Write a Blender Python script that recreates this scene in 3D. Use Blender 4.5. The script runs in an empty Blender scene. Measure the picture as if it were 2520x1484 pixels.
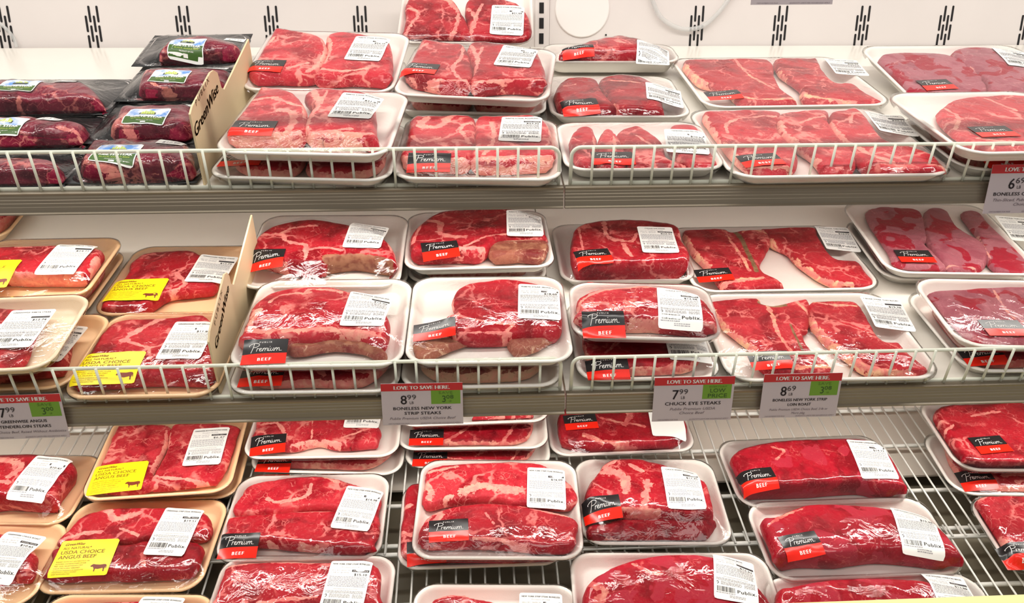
import bpy, bmesh, math, random
import numpy as np
from mathutils import Matrix, Vector
from math import sin, cos, tan, radians, degrees, pi, sqrt, atan2
rnd = random.Random(7)

# ------------------------------------------------------------------ camera
F, CX, CY = 2000.0, 1260.0, 742.0            # focal length and centre for the 2520x1484 frame
TH, YW, RL = radians(18), radians(2.9), radians(0.15)
fwd = np.array([sin(YW)*cos(TH), cos(YW)*cos(TH), -sin(TH)])
_r = np.array([cos(YW), -sin(YW), 0.0]); _u = np.cross(_r, fwd)
upv = _u*cos(RL)+_r*sin(RL); rgt = _r*cos(RL)-_u*sin(RL)
CAM = np.array([0.0, 0.0, 1.60])
cd = bpy.data.cameras.new('camera'); cam = bpy.data.objects.new('camera', cd)
bpy.context.scene.collection.objects.link(cam)
cd.sensor_width = 36.0; cd.lens = F/2520*36.0; cd.clip_start = 0.05
M = Matrix([[rgt[0], upv[0], -fwd[0], CAM[0]], [rgt[1], upv[1], -fwd[1], CAM[1]], [rgt[2], upv[2], -fwd[2], CAM[2]], [0, 0, 0, 1]])
cam.matrix_world = M
bpy.context.scene.camera = cam

sc = bpy.context.scene
sc.view_settings.view_transform = 'Standard'; sc.view_settings.look = 'None'
sc.view_settings.gamma = 1; sc.view_settings.use_curve_mapping = False
sc.view_settings.exposure = 0.12

# ------------------------------------------------------------------ light
w = bpy.data.worlds.new('world'); sc.world = w; w.use_nodes = True
w.node_tree.nodes['Background'].inputs[0].default_value = (1.0, 0.93, 0.88, 1)
w.node_tree.nodes['Background'].inputs[1].default_value = 0.34
def area(name, loc, tgt, sx, sy, power, col=(1, 0.965, 0.9)):
    l = bpy.data.lights.new(name, 'AREA'); l.shape = 'RECTANGLE'; l.size = sx; l.size_y = sy
    l.energy = power; l.color = col
    o = bpy.data.objects.new(name, l); sc.collection.objects.link(o); o.location = loc
    o.rotation_euler = (Vector(tgt)-Vector(loc)).to_track_quat('-Z', 'Y').to_euler(); return o
area('canopy_tube_light', (0.1, 0.80, 2.32), (0.1, 1.2, 1.35), 3.4, 0.06, 15.5)
area('canopy_tube_light', (0.1, 1.28, 2.30), (0.1, 1.35, 1.4), 3.4, 0.05, 4)
area('store_ceiling_light', (0.0, -0.6, 3.4), (0.1, 1.0, 1.0), 3.2, 0.5, 20)
area('shelf_tube_light', (0.05, 1.10, 1.398), (0.05, 1.19, 1.15), 2.6, 0.02, 4.2)
area('shelf_tube_light', (0.05, 1.02, 1.146), (0.05, 1.10, 0.9), 2.6, 0.02, 5.0)

# ------------------------------------------------------------------ projection helpers (real 3-D positions on the shelf planes)
def ray(x, y): return fwd+(x-CX)/F*rgt-(y-CY)/F*upv
def at(x, y, z): return CAM+ray(x, y)*z
def hitp(x, y, P0, n):
    d = ray(x, y); return CAM+d*(((P0-CAM)@n)/(d@n))
E0 = radians(15)
NS = np.array([0, -sin(E0), cos(E0)]); VS = np.array([0, cos(E0), sin(E0)]); US = np.array([1.0, 0, 0])
SH = {1: at(1260, 452, 1.03), 2: at(1260, 957, 1.03), 3: at(1200, 1420, 1.12)}
def hit(x, y, s, h=0.0): return hitp(x, y, SH[s]+NS*h, NS)
REG = {0: (0, 0, 1), 1: (0, 0, 2.968), 2: (560, 0, 2.854), 3: (1300, 0, 2.8545), 4: (1860, 0, 2.65), 5: (0, 500, 2.5145), 6: (540, 500, 2.65),
       7: (1340, 500, 2.65), 8: (1860, 480, 2.559), 9: (0, 960, 2.832), 10: (460, 960, 2.833), 11: (940, 960, 2.8315), 12: (1340, 960, 2.832), 13: (1860, 960, 2.832)}
def Q(r, s):
    x0, y0, k = REG[r]; out = []
    for p in s.split():
        a, b = p.split(','); out.append((x0+float(a)/k, y0+float(b)/k))
    return out

# ------------------------------------------------------------------ materials
def lin(c):
    return tuple(((v/255)/12.92 if v/255 <= 0.04045 else ((v/255+0.055)/1.055)**2.4) for v in c)+(1,)
def mat(name, col, rough=0.5, metal=0.0, bump=0.0, bscale=300, spec=0.5, var=0.0):
    m = bpy.data.materials.new(name); m.use_nodes = True; nt = m.node_tree; b = nt.nodes['Principled BSDF']
    b.inputs['Base Color'].default_value = lin(col); b.inputs['Roughness'].default_value = rough
    b.inputs['Metallic'].default_value = metal; b.inputs['Specular IOR Level'].default_value = spec
    if bump or var:
        tc = nt.nodes.new('ShaderNodeTexCoord'); n = nt.nodes.new('ShaderNodeTexNoise'); n.inputs['Scale'].default_value = bscale; n.inputs['Detail'].default_value = 3
        nt.links.new(tc.outputs['Object'], n.inputs['Vector'])
        if bump:
            bp = nt.nodes.new('ShaderNodeBump'); bp.inputs['Strength'].default_value = bump; bp.inputs['Distance'].default_value = 0.001
            nt.links.new(n.outputs['Fac'], bp.inputs['Height']); nt.links.new(bp.outputs['Normal'], b.inputs['Normal'])
        if var:
            n2 = nt.nodes.new('ShaderNodeTexNoise'); n2.inputs['Scale'].default_value = 9; n2.inputs['Detail'].default_value = 4
            nt.links.new(tc.outputs['Object'], n2.inputs['Vector'])
            mx = nt.nodes.new('ShaderNodeMix'); mx.data_type = 'RGBA'
            mx.inputs[6].default_value = lin(col); mx.inputs[7].default_value = lin([max(0, v*(1-var)) for v in col])
            nt.links.new(n2.outputs['Fac'], mx.inputs[0]); nt.links.new(mx.outputs[2], b.inputs['Base Color'])
    return m
def emis(name, col, s):
    m = mat(name, col); b = m.node_tree.nodes['Principled BSDF']
    b.inputs['Emission Color'].default_value = lin(col); b.inputs['Emission Strength'].default_value = s; return m

def meat_mat(name, lean, lean2, dark, fatc, vein=0.012, patch=None, fat2=(236, 170, 150), bonec=((170, 118, 92), (138, 80, 64))):
    m = bpy.data.materials.new(name); m.use_nodes = True; nt = m.node_tree; N = nt.nodes; L = nt.links; b = N['Principled BSDF']
    def nd(t, **k):
        n = N.new(t)
        for a, v in k.items(): setattr(n, a, v)
        return n
    tc = nd('ShaderNodeTexCoord'); oi = nd('ShaderNodeObjectInfo')
    mu = nd('ShaderNodeMath', operation='MULTIPLY'); mu.inputs[1].default_value = 37.0; L.new(oi.outputs['Random'], mu.inputs[0])
    ad = nd('ShaderNodeVectorMath', operation='ADD'); L.new(tc.outputs['Object'], ad.inputs[0]); L.new(mu.outputs[0], ad.inputs[1])
    def noise(scale, det=3, dist=0.0, rough=0.5):
        n = nd('ShaderNodeTexNoise'); n.inputs['Scale'].default_value = scale; n.inputs['Detail'].default_value = det
        n.inputs['Distortion'].default_value = dist; n.inputs['Roughness'].default_value = rough; L.new(ad.outputs[0], n.inputs['Vector']); return n.outputs['Fac']
    def ramp(src, a, c):
        r = nd('ShaderNodeMapRange'); r.interpolation_type = 'SMOOTHSTEP'; r.inputs[1].default_value = a; r.inputs[2].default_value = c; L.new(src, r.inputs[0]); return r.outputs[0]
    def mix(f, c1, c2):
        x = nd('ShaderNodeMix', data_type='RGBA'); L.new(f, x.inputs[0])
        for i, c in ((6, c1), (7, c2)):
            if isinstance(c, tuple): x.inputs[i].default_value = lin(c)
            else: L.new(c, x.inputs[i])
        return x.outputs[2]
    def mth(op, a, c):
        x = nd('ShaderNodeMath', operation=op)
        for i, v in enumerate((a, c)):
            if isinstance(v, (int, float)): x.inputs[i].default_value = v
            else: L.new(v, x.inputs[i])
        return x.outputs[0]
    nz = nd('ShaderNodeTexNoise'); nz.inputs['Scale'].default_value = 38; nz.inputs['Detail'].default_value = 4; L.new(ad.outputs[0], nz.inputs['Vector'])
    sb = nd('ShaderNodeVectorMath', operation='SUBTRACT'); sb.inputs[1].default_value = (0.5, 0.5, 0.5); L.new(nz.outputs['Color'], sb.inputs[0])
    sc_ = nd('ShaderNodeVectorMath', operation='SCALE'); sc_.inputs[3].default_value = 0.045; L.new(sb.outputs[0], sc_.inputs[0])
    wp = nd('ShaderNodeVectorMath', operation='ADD'); L.new(ad.outputs[0], wp.inputs[0]); L.new(sc_.outputs[0], wp.inputs[1])
    wp2 = nd('ShaderNodeVectorMath', operation='ADD'); nz2 = nd('ShaderNodeTexNoise'); nz2.inputs['Scale'].default_value = 55; nz2.inputs['Detail'].default_value = 1.5; L.new(ad.outputs[0], nz2.inputs['Vector'])
    sb2 = nd('ShaderNodeVectorMath', operation='SCALE'); sb2.inputs[3].default_value = 0.022; L.new(nz2.outputs['Color'], sb2.inputs[0]); L.new(ad.outputs[0], wp2.inputs[0]); L.new(sb2.outputs[0], wp2.inputs[1])
    def vor(scale, feat):
        v_ = nd('ShaderNodeTexVoronoi', feature=feat); v_.inputs['Scale'].default_value = scale; L.new((wp if scale < 50 else wp2).outputs[0], v_.inputs['Vector'])
        return v_.outputs['Distance'] if feat == 'DISTANCE_TO_EDGE' else v_.outputs['Color']
    sr = nd('ShaderNodeSeparateColor'); L.new(vor(19, 'F1'), sr.inputs[0])
    col = mix(sr.outputs[0], lean, lean2)
    col = mix(ramp(noise(24, 4, 0.6), 0.48, 0.66), col, dark)
    col = mix(mth('MULTIPLY', ramp(noise(95, 6, 0.8, 0.6), 0.52, 0.74), 0.6), col, dark)
    col = mix(mth('MULTIPLY', ramp(noise(300, 3), 0.5, 0.75), 0.16), col, fatc)
    if patch: col = mix(ramp(noise(26, 3, 0.8, 0.4), 0.54, 0.56), col, patch)
    pres = ramp(noise(20, 3), 0.44, 0.58)
    s1 = mth('MULTIPLY', ramp(mth('ADD', vor(19, 'DISTANCE_TO_EDGE'), mth('MULTIPLY', noise(120, 4), 0.12)), 0.055+vein*4.5, 0.035+vein*2.2), pres)
    s2 = mth('MULTIPLY', ramp(mth('ADD', vor(78, 'DISTANCE_TO_EDGE'), mth('MULTIPLY', noise(260, 3), 0.05)), 0.025+vein*3.4, 0.025+vein*1.0), ramp(noise(40, 4), 0.50, 0.60))
    sp = mth('MULTIPLY', ramp(noise(190, 4, 1.4, 0.6), 0.63, 0.67), ramp(noise(30, 2), 0.42, 0.6))
    vm = mth('MAXIMUM', mth('MAXIMUM', s1, mth('MULTIPLY', s2, 0.6)), mth('MULTIPLY', sp, 0.7))
    col = mix(mth('MULTIPLY', vm, 0.85), col, fatc)
    fa = nd('ShaderNodeAttribute', attribute_name='fat'); ba = nd('ShaderNodeAttribute', attribute_name='bone')
    wob = mth('ADD', mth('MULTIPLY', mth('SUBTRACT', noise(70, 6, 0.7, 0.6), 0.5), 2.6), mth('MULTIPLY', mth('SUBTRACT', noise(300, 3), 0.5), 0.7))
    fm = ramp(mth('ADD', fa.outputs['Fac'], wob), 0.26, 0.44)
    fcol = mix(ramp(noise(60, 4, 1.0), 0.40, 0.66), fatc, fat2)
    fcol = mix(mth('MULTIPLY', ramp(noise(160, 5, 1.0), 0.55, 0.7), 0.35), fcol, lean)
    col = mix(mth('MULTIPLY', fm, 0.97), col, fcol)
    bm_ = ramp(mth('ADD', ba.outputs['Fac'], mth('MULTIPLY', wob, 0.35)), 0.28, 0.5)
    bcol = mix(ramp(noise(90, 4), 0.4, 0.65), bonec[0], bonec[1])
    col = mix(bm_, col, bcol)
    L.new(col, b.inputs['Base Color']); b.inputs['Roughness'].default_value = 0.42; b.inputs['Specular IOR Level'].default_value = 0.15
    bp = nd('ShaderNodeBump'); bp.inputs['Strength'].default_value = 0.8; bp.inputs['Distance'].default_value = 0.0016
    L.new(noise(90, 6, 0.8, 0.6), bp.inputs['Height']); L.new(bp.outputs['Normal'], b.inputs['Normal'])
    return m
MM = {
 'pink': meat_mat('beef_pink', (192, 30, 50), (208, 56, 68), (160, 12, 34), (244, 156, 146), 0.019, fat2=(248, 184, 164)),
 'red': meat_mat('beef_red', (174, 14, 36), (190, 34, 50), (138, 6, 26), (238, 140, 134), 0.015, fat2=(244, 172, 156)),
 'tbone': meat_mat('beef_tbone', (182, 30, 46), (196, 48, 60), (150, 14, 32), (240, 142, 134), 0.012, fat2=(250, 200, 160), bonec=((152, 120, 86), (122, 92, 62))),
 'deep': meat_mat('beef_deep', (160, 8, 30), (176, 24, 42), (122, 4, 22), (214, 104, 102), 0.008),
 'roast': meat_mat('beef_roast', (176, 8, 36), (186, 18, 44), (144, 2, 26), (220, 106, 104), 0.006, patch=(188, 46, 66)),
 'mauve': meat_mat('beef_mauve', (180, 110, 120), (168, 94, 106), (156, 74, 90), (208, 146, 148), 0.006, patch=(164, 20, 48)),
 'vac': meat_mat('beef_vacuum', (128, 24, 52), (140, 38, 62), (94, 12, 36), (212, 126, 120), 0.013, fat2=(226, 150, 134)),
 'bone': meat_mat('bone_side', (168, 104, 84), (146, 76, 66), (124, 44, 44), (220, 180, 150), 0.01),
}
def film_mat(name, amt, wr=0.35, haze=0.0):
    m = bpy.data.materials.new(name); m.use_nodes = True; nt = m.node_tree; N = nt.nodes; L = nt.links
    N.remove(N['Principled BSDF']); out = N['Material Output']
    tr = N.new('ShaderNodeBsdfTransparent'); gl = N.new('ShaderNodeBsdfGlossy'); gl.inputs['Roughness'].default_value = 0.05
    gl.inputs['Color'].default_value = (1, 1, 1, 1)
    fr = N.new('ShaderNodeFresnel'); fr.inputs['IOR'].default_value = 1.42
    mu = N.new('ShaderNodeMath'); mu.operation = 'MULTIPLY_ADD'; mu.inputs[1].default_value = amt; mu.inputs[2].default_value = 0.012; L.new(fr.outputs[0], mu.inputs[0])
    tc = N.new('ShaderNodeTexCoord'); n = N.new('ShaderNodeTexNoise'); n.inputs['Scale'].default_value = 34; n.inputs['Detail'].default_value = 4; n.inputs['Distortion'].default_value = 1.2
    L.new(tc.outputs['Object'], n.inputs['Vector'])
    bp = N.new('ShaderNodeBump'); bp.inputs['Strength'].default_value = wr; bp.inputs['Distance'].default_value = 0.004
    L.new(n.outputs['Fac'], bp.inputs['Height']); L.new(bp.outputs['Normal'], gl.inputs['Normal']); L.new(bp.outputs['Normal'], fr.inputs['Normal'])
    mx = N.new('ShaderNodeMixShader'); L.new(mu.outputs[0], mx.inputs[0]); L.new(tr.outputs[0], mx.inputs[1]); L.new(gl.outputs[0], mx.inputs[2])
    L.new(mx.outputs[0], out.inputs[0]); return m
FILM = film_mat('cling_film', 0.8); FILMV = film_mat('vacuum_film', 0.9, 0.8)
def tinted_plastic(name, col, a):
    m = bpy.data.materials.new(name); m.use_nodes = True; nt = m.node_tree; N = nt.nodes; L = nt.links
    tr = N.new('ShaderNodeBsdfTransparent'); mx = N.new('ShaderNodeMixShader'); mx.inputs[0].default_value = a
    b = N['Principled BSDF']; b.inputs['Base Color'].default_value = lin(col); b.inputs['Roughness'].default_value = 0.1
    L.new(tr.outputs[0], mx.inputs[1]); L.new(b.outputs[0], mx.inputs[2]); L.new(mx.outputs[0], N['Material Output'].inputs[0]); return m
foam_w = mat('white_foam', (243, 238, 230), 0.38, bump=0.15, bscale=900)
foam_t = mat('tan_foam', (248, 210, 164), 0.45, bump=0.15, bscale=900)
foam_c = mat('cream_foam', (242, 224, 196), 0.45, bump=0.15, bscale=900)
M_lab = mat('label_paper', (241, 241, 237), 0.35)
M_ink = mat('label_ink', (50, 48, 52), 0.5)
M_ink2 = mat('label_fine_ink', (158, 156, 162), 0.5)
M_blk = mat('brand_black', (30, 28, 30), 0.22)
M_red = mat('brand_red', (236, 34, 16), 0.22)
M_wht = mat('brand_white', (244, 240, 236), 0.4)
M_dred = mat('brand_dark_red', (176, 30, 18), 0.4)
M_yel = mat('label_yellow', (250, 228, 24), 0.35)
M_brn = mat('label_brown', (142, 96, 20), 0.5)
M_cow = mat('cow_brown', (122, 46, 22), 0.5)
M_board = mat('black_board', (20, 22, 24), 0.5, bump=0.2, bscale=60)
M_fence = mat('coated_wire', (226, 228, 212), 0.3)
M_alu = mat('aluminium_rail', (132, 122, 106), 0.42, 0.5)
M_deck = mat('shelf_enamel', (238, 232, 222), 0.22, var=0.05)
M_wall = mat('wall_enamel', (228, 220, 216), 0.35, var=0.04)
M_dark = mat('dark_slot', (22, 18, 20), 0.8)
M_div = mat('divider_card', (226, 204, 164), 0.5, var=0.05)
M_divink = mat('divider_ink', (88, 62, 20), 0.5)
M_wire = mat('rack_wire', (242, 241, 234), 0.3)
M_pan = mat('pan_metal', (140, 130, 110), 0.5, var=0.15)
M_card = mat('price_card', (190, 178, 182), 0.3)
M_cred = mat('card_red', (186, 30, 32), 0.35)
M_cgreen = mat('card_green', (104, 146, 36), 0.35)
M_cink = mat('card_ink', (52, 44, 48), 0.45)
M_cink2 = mat('card_fine_ink', (110, 98, 106), 0.5)

# ------------------------------------------------------------------ object helpers
COL = sc.collection
def link(me, name, parent=None, m=None, smooth=True):
    o = bpy.data.objects.new(name, me); COL.objects.link(o)
    if parent is not None: o.parent = parent
    for x in (m if isinstance(m, (list, tuple)) else [m]):
        if x: me.materials.append(x)
    if smooth and len(me.polygons): me.polygons.foreach_set('use_smooth', [True]*len(me.polygons))
    return o
def mesh(name, v, f, parent=None, m=None, smooth=True, mi=None, attrs=None):
    me = bpy.data.meshes.new(name); me.from_pydata([tuple(map(float, p)) for p in v], [], f)
    if mi is not None: me.polygons.foreach_set('material_index', mi)
    if attrs:
        for k, a in attrs.items():
            at_ = me.attributes.new(k, 'FLOAT', 'POINT'); at_.data.foreach_set('value', np.asarray(a, dtype=np.float32))
    me.update(); return link(me, name, parent, m, smooth)
def tag(o, label, cat, group=None, kind=None):
    if kind: o['kind'] = kind
    if label: o['label'] = label
    if cat: o['category'] = cat
    if group: o['group'] = group
    return o
def empty(name, O, u, v, n):
    e = bpy.data.objects.new(name, None); COL.objects.link(e); e.empty_display_size = 0.02
    e.matrix_world = Matrix([[u[0], v[0], n[0], O[0]], [u[1], v[1], n[1], O[1]], [u[2], v[2], n[2], O[2]], [0, 0, 0, 1]]); return e
class MB:
    def __init__(s): s.v = []; s.f = []; s.mi = []
    def add(s, v, f, mi=0):
        k = len(s.v); s.v += [tuple(p) for p in v]; s.f += [tuple(i+k for i in q) for q in f]; s.mi += [mi]*len(f)
    def box(s, a, b, mi=0):
        (x0, y0, z0), (x1, y1, z1) = a, b
        s.add([(x0, y0, z0), (x1, y0, z0), (x1, y1, z0), (x0, y1, z0), (x0, y0, z1), (x1, y0, z1), (x1, y1, z1), (x0, y1, z1)],
              [(0, 3, 2, 1), (4, 5, 6, 7), (0, 1, 5, 4), (1, 2, 6, 5), (2, 3, 7, 6), (3, 0, 4, 7)], mi)
    def tube(s, pts, r, seg=8, mi=0, cap=True):
        P = [np.array(p, float) for p in pts]; n = len(P); rings = []
        t0 = P[1]-P[0]; t0 = t0/np.linalg.norm(t0); a = np.array([0, 0, 1.0]) if abs(t0[2]) < 0.9 else np.array([1.0, 0, 0])
        nrm = np.cross(t0, a); nrm /= np.linalg.norm(nrm); vs = []
        for i in range(n):
            t = (P[min(i+1, n-1)]-P[max(i-1, 0)]); t = t/np.linalg.norm(t)
            nrm = nrm-t*(nrm@t); nrm /= np.linalg.norm(nrm); b = np.cross(t, nrm)
            for j in range(seg):
                an = 2*pi*j/seg; vs.append(P[i]+r*(cos(an)*nrm+sin(an)*b))
        fs = [(i*seg+j, i*seg+(j+1) % seg, (i+1)*seg+(j+1) % seg, (i+1)*seg+j) for i in range(n-1) for j in range(seg)]
        if cap: fs += [tuple(range(seg))[::-1], tuple((n-1)*seg+j for j in range(seg))]
        s.add(vs, fs, mi)
    def build(s, name, m, parent=None, smooth=False): return mesh(name, s.v, s.f, parent, m, smooth, s.mi)

# ------------------------------------------------------------------ flat artwork (2-D, in mm), later wrapped on a surface
_tc = {}
def text2d(s, size, italic=0.0, spacing=1.0):
    k = (s, italic, spacing)
    if k not in _tc:
        c = bpy.data.curves.new('t', 'FONT'); c.body = s; c.size = 1.0; c.shear = italic; c.space_character = spacing; c.resolution_u = 2; c.fill_mode = 'FRONT'
        o = bpy.data.objects.new('t', c); COL.objects.link(o)
        me = bpy.data.meshes.new_from_object(o.evaluated_get(bpy.context.evaluated_depsgraph_get()))
        v = np.array([p.co[:2] for p in me.vertices]) if len(me.vertices) else np.zeros((0, 2)); f = [tuple(p.vertices) for p in me.polygons]
        bpy.data.objects.remove(o); bpy.data.curves.remove(c); bpy.data.meshes.remove(me); _tc[k] = (v, f)
    v, f = _tc[k]; return v*size, f
class Art:                      # layers of 2-D shapes: {layer: (verts, faces)}
    def __init__(s): s.L = {}
    def put(s, lay, v, f):
        V, Fc = s.L.setdefault(lay, ([], [])); k = len(V); V += [(float(p[0]), float(p[1])) for p in v]; Fc += [tuple(i+k for i in q) for q in f]
    def rect(s, lay, x0, y0, x1, y1): s.put(lay, [(x0, y0), (x1, y0), (x1, y1), (x0, y1)], [(0, 1, 2, 3)])
    def text(s, lay, t, x, y, size, al='c', it=0.0, sp=1.0, width=None, bold=0.0):
        v, f = text2d(t, size, it, sp)
        if not len(v): return
        w_ = v[:, 0].max()-v[:, 0].min(); v = v-[v[:, 0].min(), 0]
        if width: v = v*[width/w_, 1]; w_ = width
        v = v+[x-(w_/2 if al == 'c' else w_ if al == 'r' else 0), y]
        s.put(lay, v, f)
        if bold:
            for dx in (bold, -bold): s.put(lay, v+[dx, 0], f)
    def stroke(s, lay, pts, w_):
        P = np.array(pts, float)
        for a, b in zip(P[:-1], P[1:]):
            d = b-a; l = np.linalg.norm(d)
            if l < 1e-6: continue
            d /= l; nn = np.array([-d[1], d[0]])*w_/2; e = d*w_*0.3
            s.put(lay, [a-e-nn, b+e-nn, b+e+nn, a-e+nn], [(0, 1, 2, 3)])
def cr(pts, k=5, closed=False):
    P = [np.array(p, float) for p in pts]; n = len(P); out = []
    for i in range(n if closed else n-1):
        g = (lambda j: P[j % n]) if closed else (lambda j: P[max(0, min(n-1, j))])
        p0, p1, p2, p3 = g(i-1), g(i), g(i+1), g(i+2)
        for j in range(k):
            t = j/k; out.append(0.5*((2*p1)+(-p0+p2)*t+(2*p0-5*p1+4*p2-p3)*t*t+(-p0+3*p1-3*p2+p3)*t**3))
    if not closed: out.append(P[-1])
    return out
SCR = [[(1.3, 9.2), (0.9, 6), (0.2, 2.5), (-.7, -1.6)], [(-2.4, 6.2), (-2.6, 7.4), (-.6, 9), (2.4, 9.9), (5, 9), (5.2, 7), (3.4, 5.3), (1.2, 4.9)],
       [(3.6, 0), (4, 2.4), (4.1, 3.6), (4.6, 3.2), (5.6, 3.6)], [(6, 1.6), (7.3, 2.2), (7.5, 3.4), (6.7, 3.6), (6, 2), (6.2, .5), (7.2, .1), (8.4, 1.2)],
       [(8.5, 0), (8.9, 3.6)], [(8.7, 1.6), (9.8, 3.6), (10.5, 3.2), (10.4, 0)], [(10.5, 1.6), (11.6, 3.6), (12.3, 3.2), (12.3, .5), (13, .4)], [(13.5, 3.6), (13.3, .8), (13.8, 0), (14.6, .7)],
       [(14.2, 5.2), (14.3, 5.6)], [(15.2, 3.6), (15, .9), (15.7, 0), (16.7, 1.2), (17.1, 3.6)], [(17, 1), (17.4, 0)], [(18, 0), (18.3, 3.6)], [(18.2, 1.6), (19.3, 3.6), (20, 3.2), (19.9, 0)],
       [(20, 1.6), (21.1, 3.6), (21.8, 3.2), (21.8, .5), (23, .2)], [(23.6, .1), (23.8, .2)]]
def brand_art():
    A = Art(); W, H = 27.0, 18.0
    A.rect('black', -W, -2.2, W, H); A.rect('red', -W, -H, W, -2.2)
    A.text('white', 'PUBLIX', 0, 12.4, 3.0, sp=1.6, width=15)
    for st in SCR: A.stroke('white', [(p[0]*1.5-15.5, p[1]*1.15+0.9) for p in cr(st, 4)], 0.62)
    A.text('dred', 'USDA CHOICE', 1, -6.3, 2.6, sp=1.3, width=22)
    A.text('white', 'BEEF', 1, -13.2, 6.4, sp=1.35, width=16, bold=0.3); return A
BRAND = brand_art()
def price_art(title, price, tagw=28.0, blank=False):
    A = Art(); W, H = 28.0, 42.0; g = random.Random(hash(title+price) % 1000 if 0 else sum(map(ord, title+price)))
    c = 3.0; pts = []
    for cx_, cy_, a0 in ((W-c, H-c, 0), (-W+c, H-c, 90), (-W+c, -H+c, 180), (W-c, -H+c, 270)):
        for k in range(4): a = radians(a0+30*k); pts.append((cx_+c*cos(a), cy_+c*sin(a)))
    A.outline = pts
    if blank: return A
    A.text('ink', title, 0, 34, 4.0, width=min(50, len(title)*2.15), bold=0.08)
    A.text('fine', 'Product of USA', 0, 28.8, 3.2, width=24)
    for (x, y, t) in ((-19, 23.4, 'SELL BY'), (-6, 23.4, '06/05/18'), (-19, 19.6, '1.58 lb'), (-6, 19.6, '$9.99/lb')): A.text('fine', t, x, y, 2.8, width=11)
    A.rect('ink', 3, 22.2, 26, 26); A.text('white', 'TOTAL PRICE', 14.5, 23, 2.6, width=20)
    A.text('ink', price, 15.5, 16.2, 5.2, width=17, bold=0.15)
    def rows(y0, y1, dy, x0, x1, h, lay):
        y = y0
        while y > y1:
            x = x0
            while x < x1-1:
                l = min(g.uniform(1.0, 4.2), x1-x); A.rect(lay, x, y, x+l, y+h); x += l+g.uniform(0.5, 0.9)
            y -= dy
    rows(13.6, -1.5, 2.15, -25, 25, 0.95, 'fine'); A.text('fine', 'SAFE HANDLING INSTRUCTIONS', 0, -6.2, 2.6, width=32)
    rows(-8.8, -13, 1.5, -25, 25, 0.7, 'fine'); rows(-14, -19.5, 1.5, -19, 8, 0.7, 'fine'); rows(-14, -19.5, 1.5, 11, 25, 0.7, 'fine')
    A.stroke('ink', [(-24.5, -15), (-23, -14), (-22, -16.5), (-23.5, -18.5)], 0.8)
    x = -24
    while x < -1:
        l = g.choice((0.35, 0.6, 0.95)); A.rect('ink', x, -29.5, x+l, -21.5); x += l+g.choice((0.35, 0.6, 0.9))
    rows(-32, -32.5, 2, -25, -1, 1.2, 'fine')
    A.text('ink', 'Publix.', 14, -28.6, 7.6, sp=1.12, width=24, bold=0.2)
    rows(-35, -39, 2.2, -8, 12, 1.0, 'fine'); return A
COWP = [(0, 5.2), (1.2, 6.4), (2.4, 7.2), (3.2, 7.0), (5, 6.6), (9, 6.3), (12.5, 6.8), (14.6, 6.6), (15.6, 5.4), (15.8, 2.5), (15.2, 2.4), (15, 4.6), (14.6, 3), (14.2, 1.6), (14.4, -.4), (13.2, -.4), (13.1, 1.6), (12.4, 2.9), (11, 2.4), (8, 1.8), (5.6, 2.2), (5.4, .6), (5.5, -.5), (4.4, -.5), (4.3, 1.8), (3.4, 3.2), (2.6, 4.4), (1.6, 4.2), (.6, 4.2)]
def tri_poly(pts):
    bm = bmesh.new(); vs = [bm.verts.new((p[0], p[1], 0)) for p in pts]; f = bm.faces.new(vs)
    r = bmesh.ops.triangulate(bm, faces=[f], ngon_method='EAR_CLIP'); bm.verts.index_update()
    out = [tuple(v.index for v in q.verts) for q in bm.faces]; V = [(v.co.x, v.co.y) for v in bm.verts]; bm.free(); return V, out
def yellow_art():
    A = Art(); W, H = 39.0, 29.0; c = 2.5; pts = []
    for cx_, cy_, a0 in ((W-c, H-c, 0), (-W+c, H-c, 90), (-W+c, -H+c, 180), (W-c, -H+c, 270)):
        for k in range(4): a = radians(a0+30*k); pts.append((cx_+c*cos(a), cy_+c*sin(a)))
    A.outline = pts
    A.text('brown', 'GreenWise', -32, 20.5, 6.2, 'l', it=0.4, width=26, bold=0.25)
    A.text('brown', 'ALL NATURAL*', -33, 14.2, 5.4, 'l', width=38, bold=0.1)
    A.text('brown', 'USDA CHOICE', -33.5, 6.2, 8.2, 'l', width=58, bold=0.12); A.text('brown', 'ANGUS BEEF', -34, -1.6, 8.2, 'l', width=50, bold=0.12)
    for i, t in enumerate(('RAISED WITH NO ANTIBIOTICS OR', 'ADDED HORMONES EVER', 'FED 100% VEGETARIAN DIET', 'USDA PROCESS VERIFIED')): A.text('brown', t, -34, -7.4-3.5*i, 2.7, 'l', width=44-i*3)
    for i, t in enumerate(('*NO ARTIFICIAL INGREDIENTS OR PRESERVATIVES', 'MINIMALLY PROCESSED', 'KEEP REFRIGERATED')): A.text('brown', t, -34, -21-2.5*i, 1.9, 'l', width=40-i*8)
    V, f = tri_poly(COWP); A.put('cow', [(14+p[0]*1.35, -23+p[1]*1.5) for p in V], f); return A
YELLOW = yellow_art()
LAYM = {'black': M_blk, 'red': M_red, 'white': M_wht, 'dred': M_dred, 'ink': M_ink, 'fine': M_ink2, 'brown': M_brn, 'cow': M_cow,
        'cred': M_cred, 'cgreen': M_cgreen, 'cink': M_cink, 'cink2': M_cink2, 'cwhite': M_wht}

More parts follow.
